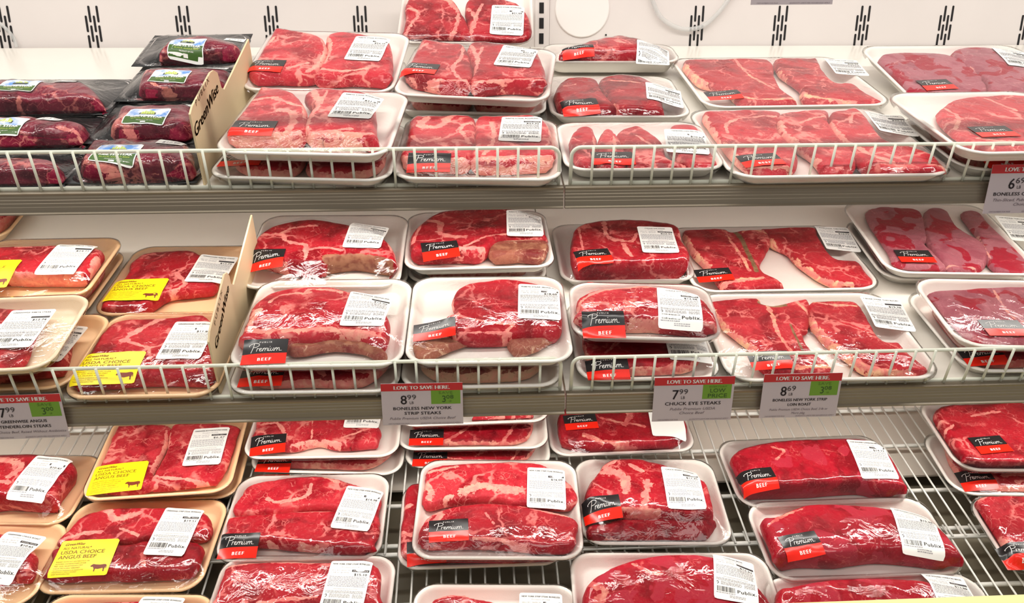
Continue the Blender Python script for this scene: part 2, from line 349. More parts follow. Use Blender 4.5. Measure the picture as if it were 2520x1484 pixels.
# ------------------------------------------------------------------ package machinery (local units: mm)
def sdf(P, poly):
    """signed distance (inside > 0), nearest point, outward normal for points P (N,2)"""
    A = np.array(poly, float); B = np.roll(A, -1, 0); D = B-A; L2 = (D**2).sum(1)+1e-12
    AP = P[:, None, :]-A[None]; t = np.clip((AP*D[None]).sum(2)/L2, 0, 1)
    C_ = A[None]+t[..., None]*D[None]; dd = ((P[:, None, :]-C_)**2).sum(2); j = dd.argmin(1); r = np.arange(len(P))
    near = C_[r, j]; dist = np.sqrt(dd[r, j])
    x, y = P[:, 0][:, None], P[:, 1][:, None]; ya, yb = A[:, 1][None], B[:, 1][None]
    cond = (ya > y) != (yb > y)
    with np.errstate(divide='ignore', invalid='ignore'):
        xi = A[:, 0][None]+(y-ya)*D[:, 0][None]/np.where(yb-ya == 0, 1e-9, yb-ya)
    ins = ((cond & (x < xi)).sum(1) % 2) == 1
    area = (A[:, 0]*B[:, 1]-B[:, 0]*A[:, 1]).sum(); nrm = np.stack([D[:, 1], -D[:, 0]], 1)/np.sqrt(L2)[:, None]*(1 if area > 0 else -1)
    return np.where(ins, dist, -dist), near, nrm[j]
def seg_d(P, pts):
    A = np.array(pts[:-1], float); B = np.array(pts[1:], float); D = B-A; L2 = (D**2).sum(1)+1e-12
    AP = P[:, None, :]-A[None]; t = np.clip((AP*D[None]).sum(2)/L2, 0, 1)
    return np.sqrt(((P[:, None, :]-(A[None]+t[..., None]*D[None]))**2).sum(2)).min(1)
def patch(poly, cell):
    """grid fill of a polygon, border vertices snapped on the outline; -> verts, faces, directed border edges, outward normals"""
    A = np.array(poly); mn, mx = A.min(0)-cell, A.max(0)+cell
    nx, ny = [max(2, int(math.ceil((mx-mn)[k]/cell))+1) for k in (0, 1)]
    X, Y = np.meshgrid(mn[0]+np.arange(nx)*cell, mn[1]+np.arange(ny)*cell, indexing='ij'); P = np.stack([X.ravel(), Y.ravel()], 1)
    d, near, nr = sdf(P, poly); ok = (d > -0.62*cell).reshape(nx, ny)
    q = ok[:-1, :-1] & ok[1:, :-1] & ok[1:, 1:] & ok[:-1, 1:]
    inn = ((d > 0).reshape(nx, ny)); q &= (inn[:-1, :-1] | inn[1:, :-1] | inn[1:, 1:] | inn[:-1, 1:])
    I, J = np.nonzero(q); id_ = lambda i, j: i*ny+j
    Fq = np.stack([id_(I, J), id_(I+1, J), id_(I+1, J+1), id_(I, J+1)], 1)
    used, inv = np.unique(Fq, return_inverse=True); Fq = inv.reshape(-1, 4); P = P[used].copy(); near = near[used]; nr = nr[used]; d = d[used]
    E = {}
    for f in Fq:
        for a in range(4):
            e = (f[a], f[(a+1) % 4])
            if (e[1], e[0]) in E: del E[(e[1], e[0])]
            else: E[e] = 1
    bv = np.unique(np.array([k for e in E for k in e])) if E else np.array([], int)
    P[bv] = near[bv]; sn = (d < 0.3*cell); P[sn] = near[sn]
    return P, [tuple(f) for f in Fq], list(E), nr, bv
def bumpz(P, seed, amp):
    g = random.Random(seed); z = np.zeros(len(P))
    for k in range(6):
        f = g.uniform(0.05, 0.16)*(1+k*0.25); a = g.uniform(0, pi); z += np.sin((P[:, 0]*cos(a)+P[:, 1]*sin(a))*f+g.uniform(0, 6))/(1+k*0.4)
    return z*amp*0.4
def top_z(P, st, d=None):
    if d is None: d = sdf(P, st['poly'])[0]
    t, r = st['t'], min(st.get('r', 7), st['t']*0.45); dd = np.clip(d, 0, r)
    z = t-r+np.sqrt(np.maximum(0, r*r-(r-dd)**2))
    dome = st.get('dome', 0)
    if dome: z = z-dome*np.exp(-np.clip(d, 0, 99)/(0.35*dome+9.0))
    z = z+(bumpz(P, st['seed'], st.get('amp', 1.3))+bumpz(P*2.6, st['seed']+7, 0.5))*np.clip(d/8, 0, 1)
    for w_, s_ in st.get('groove', []): z = z-2.2*np.exp(-(seg_d(P, s_)/w_)**2)
    return z+st.get('z0', 4)
def steak_obj(parent, st, name):
    P, f, E, nr, bv = patch(st['poly'], st.get('cell', 2.3))
    if not len(f): return None
    d = sdf(P, st['poly'])[0]; z = top_z(P, st, d); V = np.column_stack([P, z]); n = len(V)
    fat = np.full(n, -1.0)
    for w_, s_ in st['fats']: fat = np.maximum(fat, 1-seg_d(P, s_)/w_)
    if st.get('rim'): fat = np.maximum(fat, 1-np.abs(d)/st['rim'])
    bone = np.full(n, -1.0)
    for w_, s_ in st.get('bones', []): bone = np.maximum(bone, 1-seg_d(P, s_)/w_)
    faces = list(f); idx = {b: i for i, b in enumerate(bv)}; m = len(bv); z0 = st.get('z0', 4); prev = [int(b) for b in bv]; q_ = []
    V = [tuple(p) for p in V]; fat = list(fat); bone = list(bone)
    for off, k in ((1.0, 0.74), (0.2, 0.48), (-2.6, 0.22), (-5.2, 0.0)):
        cur = []
        for q, b in enumerate(bv):
            zb = V[b][2]-z0; zq = z0+zb*k; xy = P[b]+nr[b]*off
            if 'tray' in st and zq < st['tray'][2]+1: q_.append((len(V), zq))
            V.append((xy[0], xy[1], zq)); cur.append(len(V)-1)
            fat.append(fat[b]+st.get('sidefat', 0.0)*(1 if k < 1 else 0)); bone.append(bone[b])
        for a, b in E: faces.append((prev[idx[b]], prev[idx[a]], cur[idx[a]], cur[idx[b]]))
        prev = cur
    for lo_, hi_, ins in ((-9, 5.5, 19), (5.5, 8.5, 16), (8.5, 12, 13.5), (12, 99, 10.5)):   # keep the foot of the meat inside the tray walls
        ii = [i for i, zq in q_ if lo_ <= zq < hi_]
        if ii:
            W_, D_, H_, r_ = st['tray']; PP = np.array([V[i][:2] for i in ii]); d_, ne_, _n = sdf(PP, rrect(W_-2*ins, D_-2*ins, max(6, r_-ins*0.8)))
            for i, dd_, nn_ in zip(ii, d_, ne_):
                if dd_ < 0: V[i] = (nn_[0], nn_[1], V[i][2])
    V = np.array(V)*0.001
    return mesh(name, V, faces, parent, MM[st['m']], True, None, {'fat': np.clip(fat, -1, 1), 'bone': np.clip(bone, -1, 1)})
def rrect(w_, d_, r, n=9):
    pts = []
    for cx_, cy_, a0 in ((w_/2-r, d_/2-r, 0), (-w_/2+r, d_/2-r, 90), (-w_/2+r, -d_/2+r, 180), (w_/2-r, -d_/2+r, 270)):
        for k in range(n): a = radians(a0+90*k/(n-1)); pts.append((cx_+r*cos(a), cy_+r*sin(a)))
    return pts
def tray_obj(parent, W, D, H, m, r=30):
    prof = [(17, 0), (15, 0.6), (3, H-3.2), (0.6, H-3), (0, H-1.6), (1.2, H-0.2), (3.5, H), (5.5, H-0.8), (8, H-4), (14, 5.5), (17, 3.6), (20, 3)]
    V = []; Fc = []; k = 36
    for ins, z in prof:
        rr = max(4, r-ins*0.8); V += [(x*0.001, y*0.001, z*0.001) for x, y in rrect(W-2*ins, D-2*ins, rr)]
    for i in range(len(prof)-1):
        for j in range(k): Fc.append((i*k+j, i*k+(j+1) % k, (i+1)*k+(j+1) % k, (i+1)*k+j))
    Fc = [f for f in Fc]; Fc.append(tuple(range(k))[::-1]); Fc.append(tuple((len(prof)-1)*k+j for j in range(k)))
    return mesh('tray', V, Fc, parent, m, True)
class Film:
    def __init__(s, W, D, H, steaks, cell=3.0, flat=None):
        s.W, s.D, s.H, s.c = W, D, H, cell; nx, ny = int(W/cell)+3, int(D/cell)+3
        s.x0, s.y0 = -(nx-1)*cell/2, -(ny-1)*cell/2; s.nx, s.ny = nx, ny
        X, Y = np.meshgrid(s.x0+np.arange(nx)*cell, s.y0+np.arange(ny)*cell, indexing='ij'); P = np.stack([X.ravel(), Y.ravel()], 1)
        ob = np.full(len(P), -50.0)
        for st in steaks:
            d = sdf(P, st['poly'])[0]; z = top_z(P, st, np.maximum(d, 0)); ob = np.maximum(ob, np.where(d > -2.2, z+1.1, -50))
        fix = sdf(P, rrect(W-2, D-2, 30))[0].reshape(nx, ny) < 1.0
        ob = ob.reshape(nx, ny); ob[fix] = H+0.4; f = np.maximum(ob, H+0.4)
        M_ = f.copy()
        for _ in range(3):
            M_[1:-1, 1:-1] = np.maximum.reduce([M_[1:-1, 1:-1], M_[2:, 1:-1]-1.5, M_[:-2, 1:-1]-1.5, M_[1:-1, 2:]-1.5, M_[1:-1, :-2]-1.5])
        f = M_
        for _ in range(260):
            g = f.copy(); g[1:-1, 1:-1] = 0.25*(f[2:, 1:-1]+f[:-2, 1:-1]+f[1:-1, 2:]+f[1:-1, :-2]); g = np.maximum(g, ob); g[fix] = H+0.4; f = g
        s.f = f
    def __call__(s, x, y):
        u = np.clip((np.asarray(x, float)-s.x0)/s.c, 0, s.nx-1.001); v = np.clip((np.asarray(y, float)-s.y0)/s.c, 0, s.ny-1.001)
        i, j = u.astype(int), v.astype(int); a, b = u-i, v-j; f = s.f
        return (f[i, j]*(1-a)+f[i+1, j]*a)*(1-b)+(f[i, j+1]*(1-a)+f[i+1, j+1]*a)*b
    def build(s, parent, m, name='cling_film'):
        poly = rrect(s.W+0.8, s.D+0.8, 30); P, f, E, nr, bv = patch(poly, s.c); z = s(P[:, 0], P[:, 1])
        V = [(p[0], p[1], q) for p, q in zip(P, z)]; faces = list(f); idx = {b: i for i, b in enumerate(bv)}; prev = [int(b) for b in bv]
        for off, zz in ((0.3, s.H-3), (-3, s.H*0.5), (-9, 3)):
            cur = []
            for b in bv: V.append((P[b][0]+nr[b][0]*off, P[b][1]+nr[b][1]*off, zz)); cur.append(len(V)-1)
            for a, b in E: faces.append((prev[idx[b]], prev[idx[a]], cur[idx[a]], cur[idx[b]]))
            prev = cur
        return mesh(name, np.array(V)*0.001, faces, parent, m, True)
SIZES = {}
def art_child(name, art, lays, fn, parent, eps):
    V = []; Fc = []; mi = []; ms = []
    for l in lays:
        if l not in art.L: continue
        v, f = art.L[l]; k = len(V); V += v; Fc += [tuple(i+k for i in q) for q in f]; mi += [len(ms)]*len(f); ms.append(LAYM[l])
    if not V: return None
    return mesh(name, fn(np.array(V), eps), Fc, parent, ms, False, mi)
def gridrect(x0, y0, x1, y1, nx, ny):
    V = [(x0+(x1-x0)*i/nx, y0+(y1-y0)*j/ny) for i in range(nx+1) for j in range(ny+1)]
    return V, [(i*(ny+1)+j, (i+1)*(ny+1)+j, (i+1)*(ny+1)+j+1, i*(ny+1)+j+1) for i in range(nx) for j in range(ny)]
def sticker(root, kind, fn, title='', price=''):
    if kind == 'B':
        v, f = gridrect(-27, -2.2, 27, 18, 14, 8); o = mesh('brand_label', fn(np.array(v), 0.5), f, root, M_blk, True)
        v, f = gridrect(-27, -18, 27, -2.2, 14, 6); mesh('red_band', fn(np.array(v), 0.5), f, o, M_red, True)
        art_child('lettering', BRAND, ('white', 'dred'), fn, o, 0.75)
    elif kind == 'Y':
        P, f, E, nr, bv = patch(YELLOW.outline, 5.0); o = mesh('yellow_label', fn(P, 0.5), f, root, M_yel, True)
        art_child('lettering', YELLOW, ('brown',), fn, o, 0.7); art_child('cow_picture', YELLOW, ('cow',), fn, o, 0.7)
    else:
        A = price_art(title, price, blank=(kind == 'W')); P, f, E, nr, bv = patch(A.outline, 4.5)
        o = mesh('price_label', fn(P, 0.5), f, root, M_lab, True)
        art_child('printing', A, ('ink', 'fine', 'white'), fn, o, 0.75)
    return o
def fr_of(root): return np.array(root.matrix_world.to_3x3()), np.array(root.matrix_world.translation)
def px_local(px, root_R, O, z):
    """photo pixel -> local mm on the plane z (mm) of a package frame"""
    d = ray(*px); n = root_R[:, 2]; P0 = O+n*z*0.001; p = CAM+d*(((P0-CAM)@n)/(d@n)); q = (p-O)@root_R*1000; return q[0], q[1]
def ragged(poly, seed, amp=1.5):
    g = random.Random(seed); P = np.array(poly); n = len(P); T = np.roll(P, -1, 0)-np.roll(P, 1, 0); L_ = np.sqrt((T**2).sum(1))+1e-6
    N_ = np.stack([T[:, 1], -T[:, 0]], 1)/L_[:, None]; s_ = np.arange(n)/n*2*pi; o = np.zeros(n)
    for k in (5, 9, 14, 21, 30): o += np.sin(s_*k+g.uniform(0, 6))*g.uniform(.4, 1)/(1+k*0.05)
    return [tuple(p) for p in P+N_*(o*amp*0.45)[:, None]]
_seed = [100]
AUTO = {'one': [[(-.86, -.3), (-.7, -.8), (-.1, -.86), (.6, -.82), (.86, -.4), (.88, .4), (.6, .8), (-.2, .86), (-.75, .7)]],
        'two': [[(-.88, -.5), (-.6, -.82), (-.1, -.8), (-.03, -.2), (-.08, .6), (-.3, .82), (-.75, .78), (-.9, .2)], [(.06, -.78), (.6, -.84), (.88, -.5), (.86, .3), (.7, .8), (.2, .8), (.02, .3)]]}
def package(name, label, group, s, h, fl, fr, by, tray, steaks, labels, tilt=0.0, H=18.0, r=30, dwant=None, fit=False, film=True, cat='meat package', roots={}):
    A, B = hit(*fl, s, h/1000), hit(*fr, s, h/1000); W = np.linalg.norm(B-A)*1000; u = (B-A)/(W/1000); n = NS-u*(NS@u); n /= np.linalg.norm(n)
    v = np.cross(n, u)
    if tilt: a = radians(tilt); v, n = v*cos(a)+n*sin(a), n*cos(a)-v*sin(a)
    mid = (A+B)/2
    if by is not None:
        x = (fl[0]+fr[0])/2+(-30 if 0 else 0); Dp = (hitp(x, by, A, n)-mid)@v*1000
    D = dwant or Dp
    if fit:                                   # leaning package: find the lean that puts its back rim where the photo has it
        def gy(t):
            a = radians(t); P = mid+(v*cos(a)+n*sin(a))*D/1000; d = P-CAM; return CY-F*(d@upv)/(d@fwd)
        lo, hi = -3.0, 35.0
        for _ in range(30):
            m_ = (lo+hi)/2; lo, hi = (m_, hi) if gy(m_) > by else (lo, m_)
        a = radians(lo); v, n = v*cos(a)+n*sin(a), n*cos(a)-v*sin(a); print('   fit tilt', lo)
    O = mid+v*D/2000-n*H/1000
    root = empty(name, O, u, v, n); tag(root, label, cat, group)
    if by is not None: print('PK %-10s W %.0f D %.0f (px %.0f) yaw %.1f' % (label[:34], W, D, Dp, degrees(atan2(u@VS, u[0]))))
    R, O = np.column_stack([u, v, n]), O
    trays = {'w': foam_w, 't': foam_t, 'c': foam_c}
    tray_obj(root, W, D, H, trays[tray], r)
    sts = []
    if isinstance(steaks, str):
        typ, mt, t = steaks.split(':'); t = float(t)
        for pl in AUTO[typ]:
            g = random.Random(_seed[0]); _seed[0] += 1
            poly = [(x*W/2*0.94+g.uniform(-3, 3), y*D/2*0.92+g.uniform(-3, 3)) for x, y in pl]
            fts = [(g.uniform(3, 5.5), [(g.uniform(-.8, .8)*W/2, g.uniform(-.9, .2)*D/2) for _ in range(2)]) for _ in range(3)]
            sts.append(dict(poly=ragged(cr(poly, 6, True), _seed[0]), t=t, m=mt, fats=fts, seed=_seed[0], sidefat=0.25, rim=2.5))
    else:
        for st in steaks:
            st = dict(st); _seed[0] += 1; t = st['t']; z = t+st.get('z0', 4)
            pl = [px_local(p, R, O, z) for p in st['poly']]
            lm = st.get('lim', 9); lim = lambda p: (max(-W/2+lm, min(W/2-lm, p[0])), max(-D/2+lm-1, min(D/2-lm+1, p[1])))
            pl = [lim(p) for p in pl]; st['poly'] = ragged(cr(pl, 6, True), _seed[0], 0.9 if st['m'] in ('roast', 'bone') else 1.5)
            for k in ('fats', 'bones', 'groove'):
                st[k] = [(w_, [tuple(q) for q in cr([px_local(p, R, O, z) for p in pts], 4)] if len(pts) > 2 else [px_local(p, R, O, z) for p in pts]) for w_, pts in st.get(k, [])]
            st['seed'] = _seed[0]; sts.append(st)
    for st in sts: st['tray'] = (W, D, H, r); steak_obj(root, st, st.get('n', 'steak'))
    fm = Film(W, D, H, sts)
    if film: fm.build(root, FILM)
    for L_ in labels:
        kind, px, ang = L_[0], L_[1], radians(L_[2]); ti, pr = (L_[3:5] if len(L_) > 4 else ('', '')); sx, sy = (L_[5:7] if len(L_) > 6 else (1, 1))
        z = 30.0
        for _ in range(12): x, y = px_local(px, R, O, z); z = 0.5*z+0.5*float(fm(x, y))
        def fn(P, e, x=x, y=y, ang=ang, sx=sx, sy=sy):
            X = x+P[:, 0]*sx*cos(ang)-P[:, 1]*sy*sin(ang); Y = y+P[:, 0]*sx*sin(ang)+P[:, 1]*sy*cos(ang)
            Z = np.maximum.reduce([fm(X, Y), fm(X+2, Y)-.4, fm(X-2, Y)-.4, fm(X, Y+2)-.4, fm(X, Y-2)-.4])
            return np.column_stack([X, Y, Z+e])*0.001
        sticker(root, kind, fn, ti, pr)
    return root
def S(r, poly, t, m='red', fats=(), **k):
    d = dict(poly=Q(r, poly), t=t, m=m, fats=[(w_, Q(rr, p)) for w_, rr, p in [(f+(r,))[0:1]+((f[2],) if len(f) > 2 else (r,))+(f[1],) for f in fats]], **k)
    for q in ('bones', 'groove'):
        if q in k: d[q] = [(f[0], Q(f[2] if len(f) > 2 else r, f[1])) for f in k[q]]
    return d
def q1(r, s): return Q(r, s)[0]

# ------------------------------------------------------------------ the setting
WY = 1.628                                     # back wall plane (world y)
def onwall(x, y): d = ray(x, y); return CAM+d*((WY-CAM[1])/d[1])
mb = MB(); mb.box((-1.6, WY, 0.6), (0.083, WY+0.02, 2.4)); o = mb.build('wall_back', M_wall); tag(o, None, None, kind='structure')
xr = onwall(1352, 60)[0]
mb = MB(); mb.box((xr, WY-0.004, 0.6), (1.8, WY+0.02, 2.4)); o = mb.build('wall_back_right', M_wall); tag(o, None, None, kind='structure')
mb = MB(); mb.box((0.05, WY-0.010, 0.9), (xr-0.001, WY+0.02, 2.4)); o = mb.build('trim_1', M_wall); tag(o, None, None, kind='structure')
up_ = empty('slotted_upright', (0, 0, 0), US, (0, 1, 0), (0, 0, 1)); tag(up_, 'white steel shelf upright with a column of black slots at the wall seam', 'shelf upright')
mb = MB(); xu = onwall(1331, 60)[0]; mb.box((xu-0.012, WY-0.0125, 0.9), (xu+0.012, WY-0.010, 2.3)); mb.build('strip', M_wall, up_)
for k in range(-6, 9):
    zc = onwall(1332, 20+37.5*k)[2]; mb = MB(); mb.box((xu-0.0042, WY-0.0135, zc-0.0095), (xu+0.0042, WY-0.0126, zc+0.0095))
    if -2 < k < 4: mb.build('slot', M_dark, up_)
# air slots: groups of seven slanting rows
def slot_group(px, y0, lab):
    g = empty('air_slot_group', (0, 0, 0), US, (0, 1, 0), (0, 0, 1)); tag(g, lab, 'air vent', 'air slots in the back wall')
    yy = WY-(0.0042 if px > 1352 else 0.0002); c = onwall(px, y0); lean = 0
    for (i, j) in ((-1.5, 1), (-.5, 0), (.5, 1), (1.5, 0), (-.5, 2), (.5, 3), (-1.5, 3), (1.5, 2), (-.5, 4), (.5, 5)):
        pass
    for (i, z0) in ((-.5, 0), (1.5, 0), (-1.5, 22), (.5, 22), (-.5, 44), (1.5, 44), (-1.5, 66), (.5, 66)):
        x = c[0]+i*0.0073+0.0; z1 = c[2]-z0*0.00078; mb = MB(); r = 0.0019; hh = 0.029; n = 8; V = []
        for k in range(n+1): a = pi*k/n; V.append((x+r*cos(a), yy, z1+r*sin(a)-r))
        for k in range(n+1): a = pi+pi*k/n; V.append((x+r*cos(a), yy, z1-hh+r*sin(a)+r))
        V2 = [(p[0], p[1]-0.0006, p[2]) for p in V]; m_ = len(V)
        mb.add(V+V2, [tuple(range(m_, 2*m_))]+[(k, (k+1) % m_, m_+(k+1) % m_, m_+k) for k in range(m_)]); mb.build('slot', M_dark, g)
for px, nm in ((2, 'cluster of black air slots at the left edge above the clear tubing'), (222, 'second cluster of black air slots from the left, above the empty shelf corner'), (445, 'cluster of black air slots above the rearmost dark vacuum pack'),
               (664, 'cluster of black air slots above the back left tray of ribeyes'), (884, 'cluster of black air slots left of the tray leaning on the wall'), (1716, 'cluster of black air slots crossed by the hanging clear tube'),
               (1922, 'cluster of black air slots below the torn card at the top edge'), (2125, 'cluster of black air slots above the sloping two-steak tray, right of the top card'), (2330, 'cluster of black air slots above the tray of mauve sliced beef')):
    slot_group(px, 14, nm)
slot_group(2532, 14, 'cluster of black air slots cut by the right edge of the frame')
# disk cover on the right wall panel
c = onwall(1432, 22); rr = abs(onwall(1498, 22)[0]-c[0]); mb = MB(); V = []; n = 48
for (q, y) in ((1, WY-0.004), (1, WY-0.0065), (0.97, WY-0.0075)):
    V += [(c[0]+q*rr*cos(2*pi*k/n), y, c[2]+q*rr*sin(2*pi*k/n)) for k in range(n)]
mb.add(V, [(a*n+k, a*n+(k+1) % n, (a+1)*n+(k+1) % n, (a+1)*n+k) for a in (0, 1) for k in range(n)]+[tuple(2*n+k for k in range(n))])
tag(mb.build('round_cover', mat('cover_plastic', (240, 234, 230), 0.4)), 'white round cover plate on the back wall right of the seam', 'cover plate')
c = onwall(1490, 86); mb = MB(); mb.tube([(c[0], WY-0.004, c[2]), (c[0], WY-0.007, c[2])], 0.0016, 10); tag(mb.build('wall_screw', M_dark), 'tiny dark screw head in the wall below the round white cover', 'screw')
CLR = tinted_plastic('clear_tube', (214, 214, 212), 0.42)
def tube_px(pts, off, r, lab):
    P = []
    for x, y in cr(pts, 8):
        p = onwall(x, y); P.append((p[0], WY-off, p[2]))
    mb = MB(); mb.tube(P, r, 12); tag(mb.build('clear_tube', CLR, smooth=True), lab, 'tube')
tube_px([(1590, -60), (1604, 5), (1625, 45), (1660, 67), (1695, 72), (1730, 62), (1765, 30), (1795, -10), (1830, -60)], 0.012, 0.0042, 'clear plastic tube hanging in a loop in front of the back wall')
tube_px([(-20, 30), (2, 54), (22, 72), (38, 92), (47, 116)], 0.008, 0.0032, 'short clear plastic tube running down the wall at the left edge')

# ------------------------------------------------------------------ shelves
def ext(O, prof, x0, x1, u=US, v=VS, n=NS):
    """profile of (t along depth, n up) in mm swept from x0 to x1 (metres)"""
    V = []
    for x in (x0, x1):
        for (t, h) in prof: V.append(np.array([x, O[1], O[2]])+v*t*0.001+n*h*0.001)
    m_ = len(prof); return V, [(k, (k+1) % m_, m_+(k+1) % m_, m_+k) for k in range(m_)]+[tuple(range(m_))[::-1], tuple(range(m_, 2*m_))]
XS = hit(1387, 455, 1)[0]; XS2 = hit(1391, 965, 2)[0]
UPW = np.array([0, 0, 1.0]); YW_ = np.array([0, 1.0, 0])
for s, xs, fh in ((1, XS, 50), (2, XS2, 50.5)):
    P0 = SH[s]; lenD = (WY-0.006-P0[1])/cos(E0)*1000-2
    wh = {1: 'upper', 2: 'middle'}[s]
    for side, (x0, x1) in (('left', (-1.25, xs-0.0012)), ('right', (xs+0.0012, 1.45))):
        root = empty('display_shelf', (0, P0[1], P0[2]), US, VS, NS)
        tag(root, '%s sloping white shelf %s of the seam, grey ribbed rail along its front' % (wh, side), 'shelf')
        Z = np.zeros(3)
        V = [(x, a/1000, b/1000) for x in (x0, x1) for a, b in ((-6, 0), (lenD, 0), (lenD, -14), (-2, -14))]
        mesh('deck', V, [(k, (k+1) % 4, 4+(k+1) % 4, 4+k) for k in range(4)]+[(3, 2, 1, 0), (4, 5, 6, 7)], root, M_deck, False)
        # rail profile in world y/z mm: face leans slightly
        prof = [(-6.2, -1.4), (-13, -2.2), (-15, -3.6), (-14.4, -4.8)]
        zz = -5.0
        for (dz, dy) in ((2.6, 0.7), (0.8, -0.4), (3.8, 0.35), (0.7, -0.4), (4.0, 0.35), (0.7, -0.4), (4.6, 0.4), (0.7, -0.3), (7.5, 0.3), (1.8, -2.2), (1.6, 0.2)):
            prof.append((prof[-1][0]+dy, zz-dz*0.86)); zz -= dz*0.86
        prof += [(-8, zz-0.4), (-6.2, zz+3), (-6.2, -6)]
        V = []; k = len(prof)
        for x in (x0, x1): V += [(x, a*.001*cos(E0)+b*.001*sin(E0), -a*.001*sin(E0)+b*.001*cos(E0)) for a, b in prof]
        V, Fc = V, [(i, (i+1) % k, k+(i+1) % k, k+i) for i in range(k)]+[tuple(range(k))[::-1], tuple(range(k, 2*k))]
        rl = mesh('price_rail', V, Fc, root, M_alu, False)
        # wire fence: bent frame, lower wire and uprights
        fe = empty('wire_fence', (0, P0[1], P0[2]), US, VS, NS); tag(fe, 'white coated wire fence along the %s shelf front, %s of the seam' % (wh, side), 'shelf fence', 'wire fences on the shelf fronts')
        y = -0.0045; fx = (lambda px, py: hit(px, py, s, 0.0)[0])
        if side == 'left':
            xe = (fx(1374, 455) if s == 1 else fx(1377, 957)); a = 0.012
            pts = [(x0, y, fh/1000)]+[(xe-a+a*sin(t), y, fh/1000-a+a*cos(t)) for t in np.linspace(0, pi/2, 7)]+[(xe, y, -0.001)]
        else:
            xe = (fx(1403, 455) if s == 1 else fx(1404, 957)); a = 0.012
            pts = [(xe, y, -0.001)]+[(xe+a-a*cos(t), y, fh/1000-a+a*sin(t)) for t in np.linspace(0, pi/2, 7)]+[(x1, y, fh/1000)]
        mb = MB(); mb.tube(pts, 0.0024, 10); mb.build('frame_wire', M_fence, fe, True)
        mb = MB(); mb.tube([(x0, y+0.001, 0.0014), (xe, y+0.001, 0.0014)] if side == 'left' else [(xe, y+0.001, 0.0014), (x1, y+0.001, 0.0014)], 0.0026, 10); mb.build('lower_wire', M_fence, fe, True)
        x = xe+(-0.0262 if side == 'left' else 0.0262)
        while x0 < x < x1:
            if -0.72 < x < 0.86:
                mb = MB(); mb.tube([(x, y-0.0034, -0.0028), (x, y-0.0034, fh/1000+0.0015)], 0.0017, 8); mb.build('upright_wire', M_fence, fe, True)
            x += -0.0254 if side == 'left' else 0.0254
        # light fixture under the shelf front
    ly = {1: 1.10, 2: 1.02}[s]; lz = {1: 1.398, 2: 1.146}[s]+0.002; lf = MB(); lf.box((-1.2, ly-0.012, lz), (1.4, ly+0.012, lz+0.012))
    tag(lf.build('light_housing', M_alu), 'slim grey light housing under the front of the %s shelf' % wh, 'light')
# lower wire rack, pan and front ledge
O3 = SH[3]; rk = [(-0.32, 0.235, 'rear'), (-0.0, 0.0, 'front')]
def nearest_t(px, py): p = hit(px, py, 3); return (p-O3)@VS
tA0, tA1 = nearest_t(2340, 1318), nearest_t(2000, 1004); tB0, tB1 = nearest_t(1260, 1700), nearest_t(2340, 1287)+0.004
for nm, t0, t1, drop in (('rear', tA0, tA1, 0.0), ('front', tB0, tB1, 0.007)):
    root = empty('wire_rack', (0, O3[1], O3[2]), US, VS, NS)
    tag(root, '%s white wire rack of the bottom deck, under the lowest row of trays' % nm, 'wire rack', 'wire racks of the bottom deck')
    x = -1.0; 
    xs_ = []
    while x < 1.25: xs_.append(x); x += 0.0202
    inview = [x for x in xs_ if -0.75 < x < 0.95]
    for x in inview:
        mb = MB(); mb.tube([(x, t0, -0.0015-drop), (x, t1, -0.0015-drop)], 0.0016, 6, cap=True); mb.build('long_wire', M_wire, root, True)
    for t in ([t0+0.003, (t0+t1)*0.5-0.05, nearest_t(1730, 1104), t1-0.004] if nm == 'rear' else [t1-0.003, nearest_t(2200, 1432), t0+0.01]):
        mb = MB(); mb.tube([(-0.95, t, -0.006-drop), (1.2, t, -0.006-drop)], 0.0034, 8); mb.build('cross_wire', M_wire, root, True)
V, Fc = ext(O3, [(-500, -62), (560, -62), (560, -68), (-500, -68)], -1.3, 1.6); tag(mesh('floor', V, Fc, None, M_pan, False), None, None, kind='structure')
tR = nearest_t(1800, 1150); V, Fc = ext(O3, [(tR*1000, -30), (560, -30), (560, -34), (tR*1000, -34)], -1.3, 1.6)
V = [(p[0], p[1], p[2]) for p in V]
tag(mesh('floor', V, Fc, None, mat('pan_enamel', (214, 204, 192), 0.4), False), None, None, kind='structure')
mb = MB()
for x in (-0.62, -0.30, 0.24, 0.62): mb.box((x, tB0, -0.058), (x+0.02, tA1, -0.036))
sup = empty('rack_support', (0, O3[1], O3[2]), US, VS, NS); tag(sup, 'dull steel runners beneath the bottom wire racks', 'rack support')
for i in range(4):
    m2 = MB(); k = i*8; m2.add(mb.v[k:k+8], [(0, 3, 2, 1), (4, 5, 6, 7), (0, 1, 5, 4), (1, 2, 6, 5), (2, 3, 7, 6), (3, 0, 4, 7)]); m2.build('runner', M_pan, sup)
p = at(2260, 1472.5, 0.99); mb = MB(); mb.box((-0.9, p[1]-0.10, p[2]-0.05), (1.1, p[1], p[2]))
tag(mb.build('trim_2', mat('bumper_cream', (240, 230, 160), 0.35)), None, None, kind='structure')

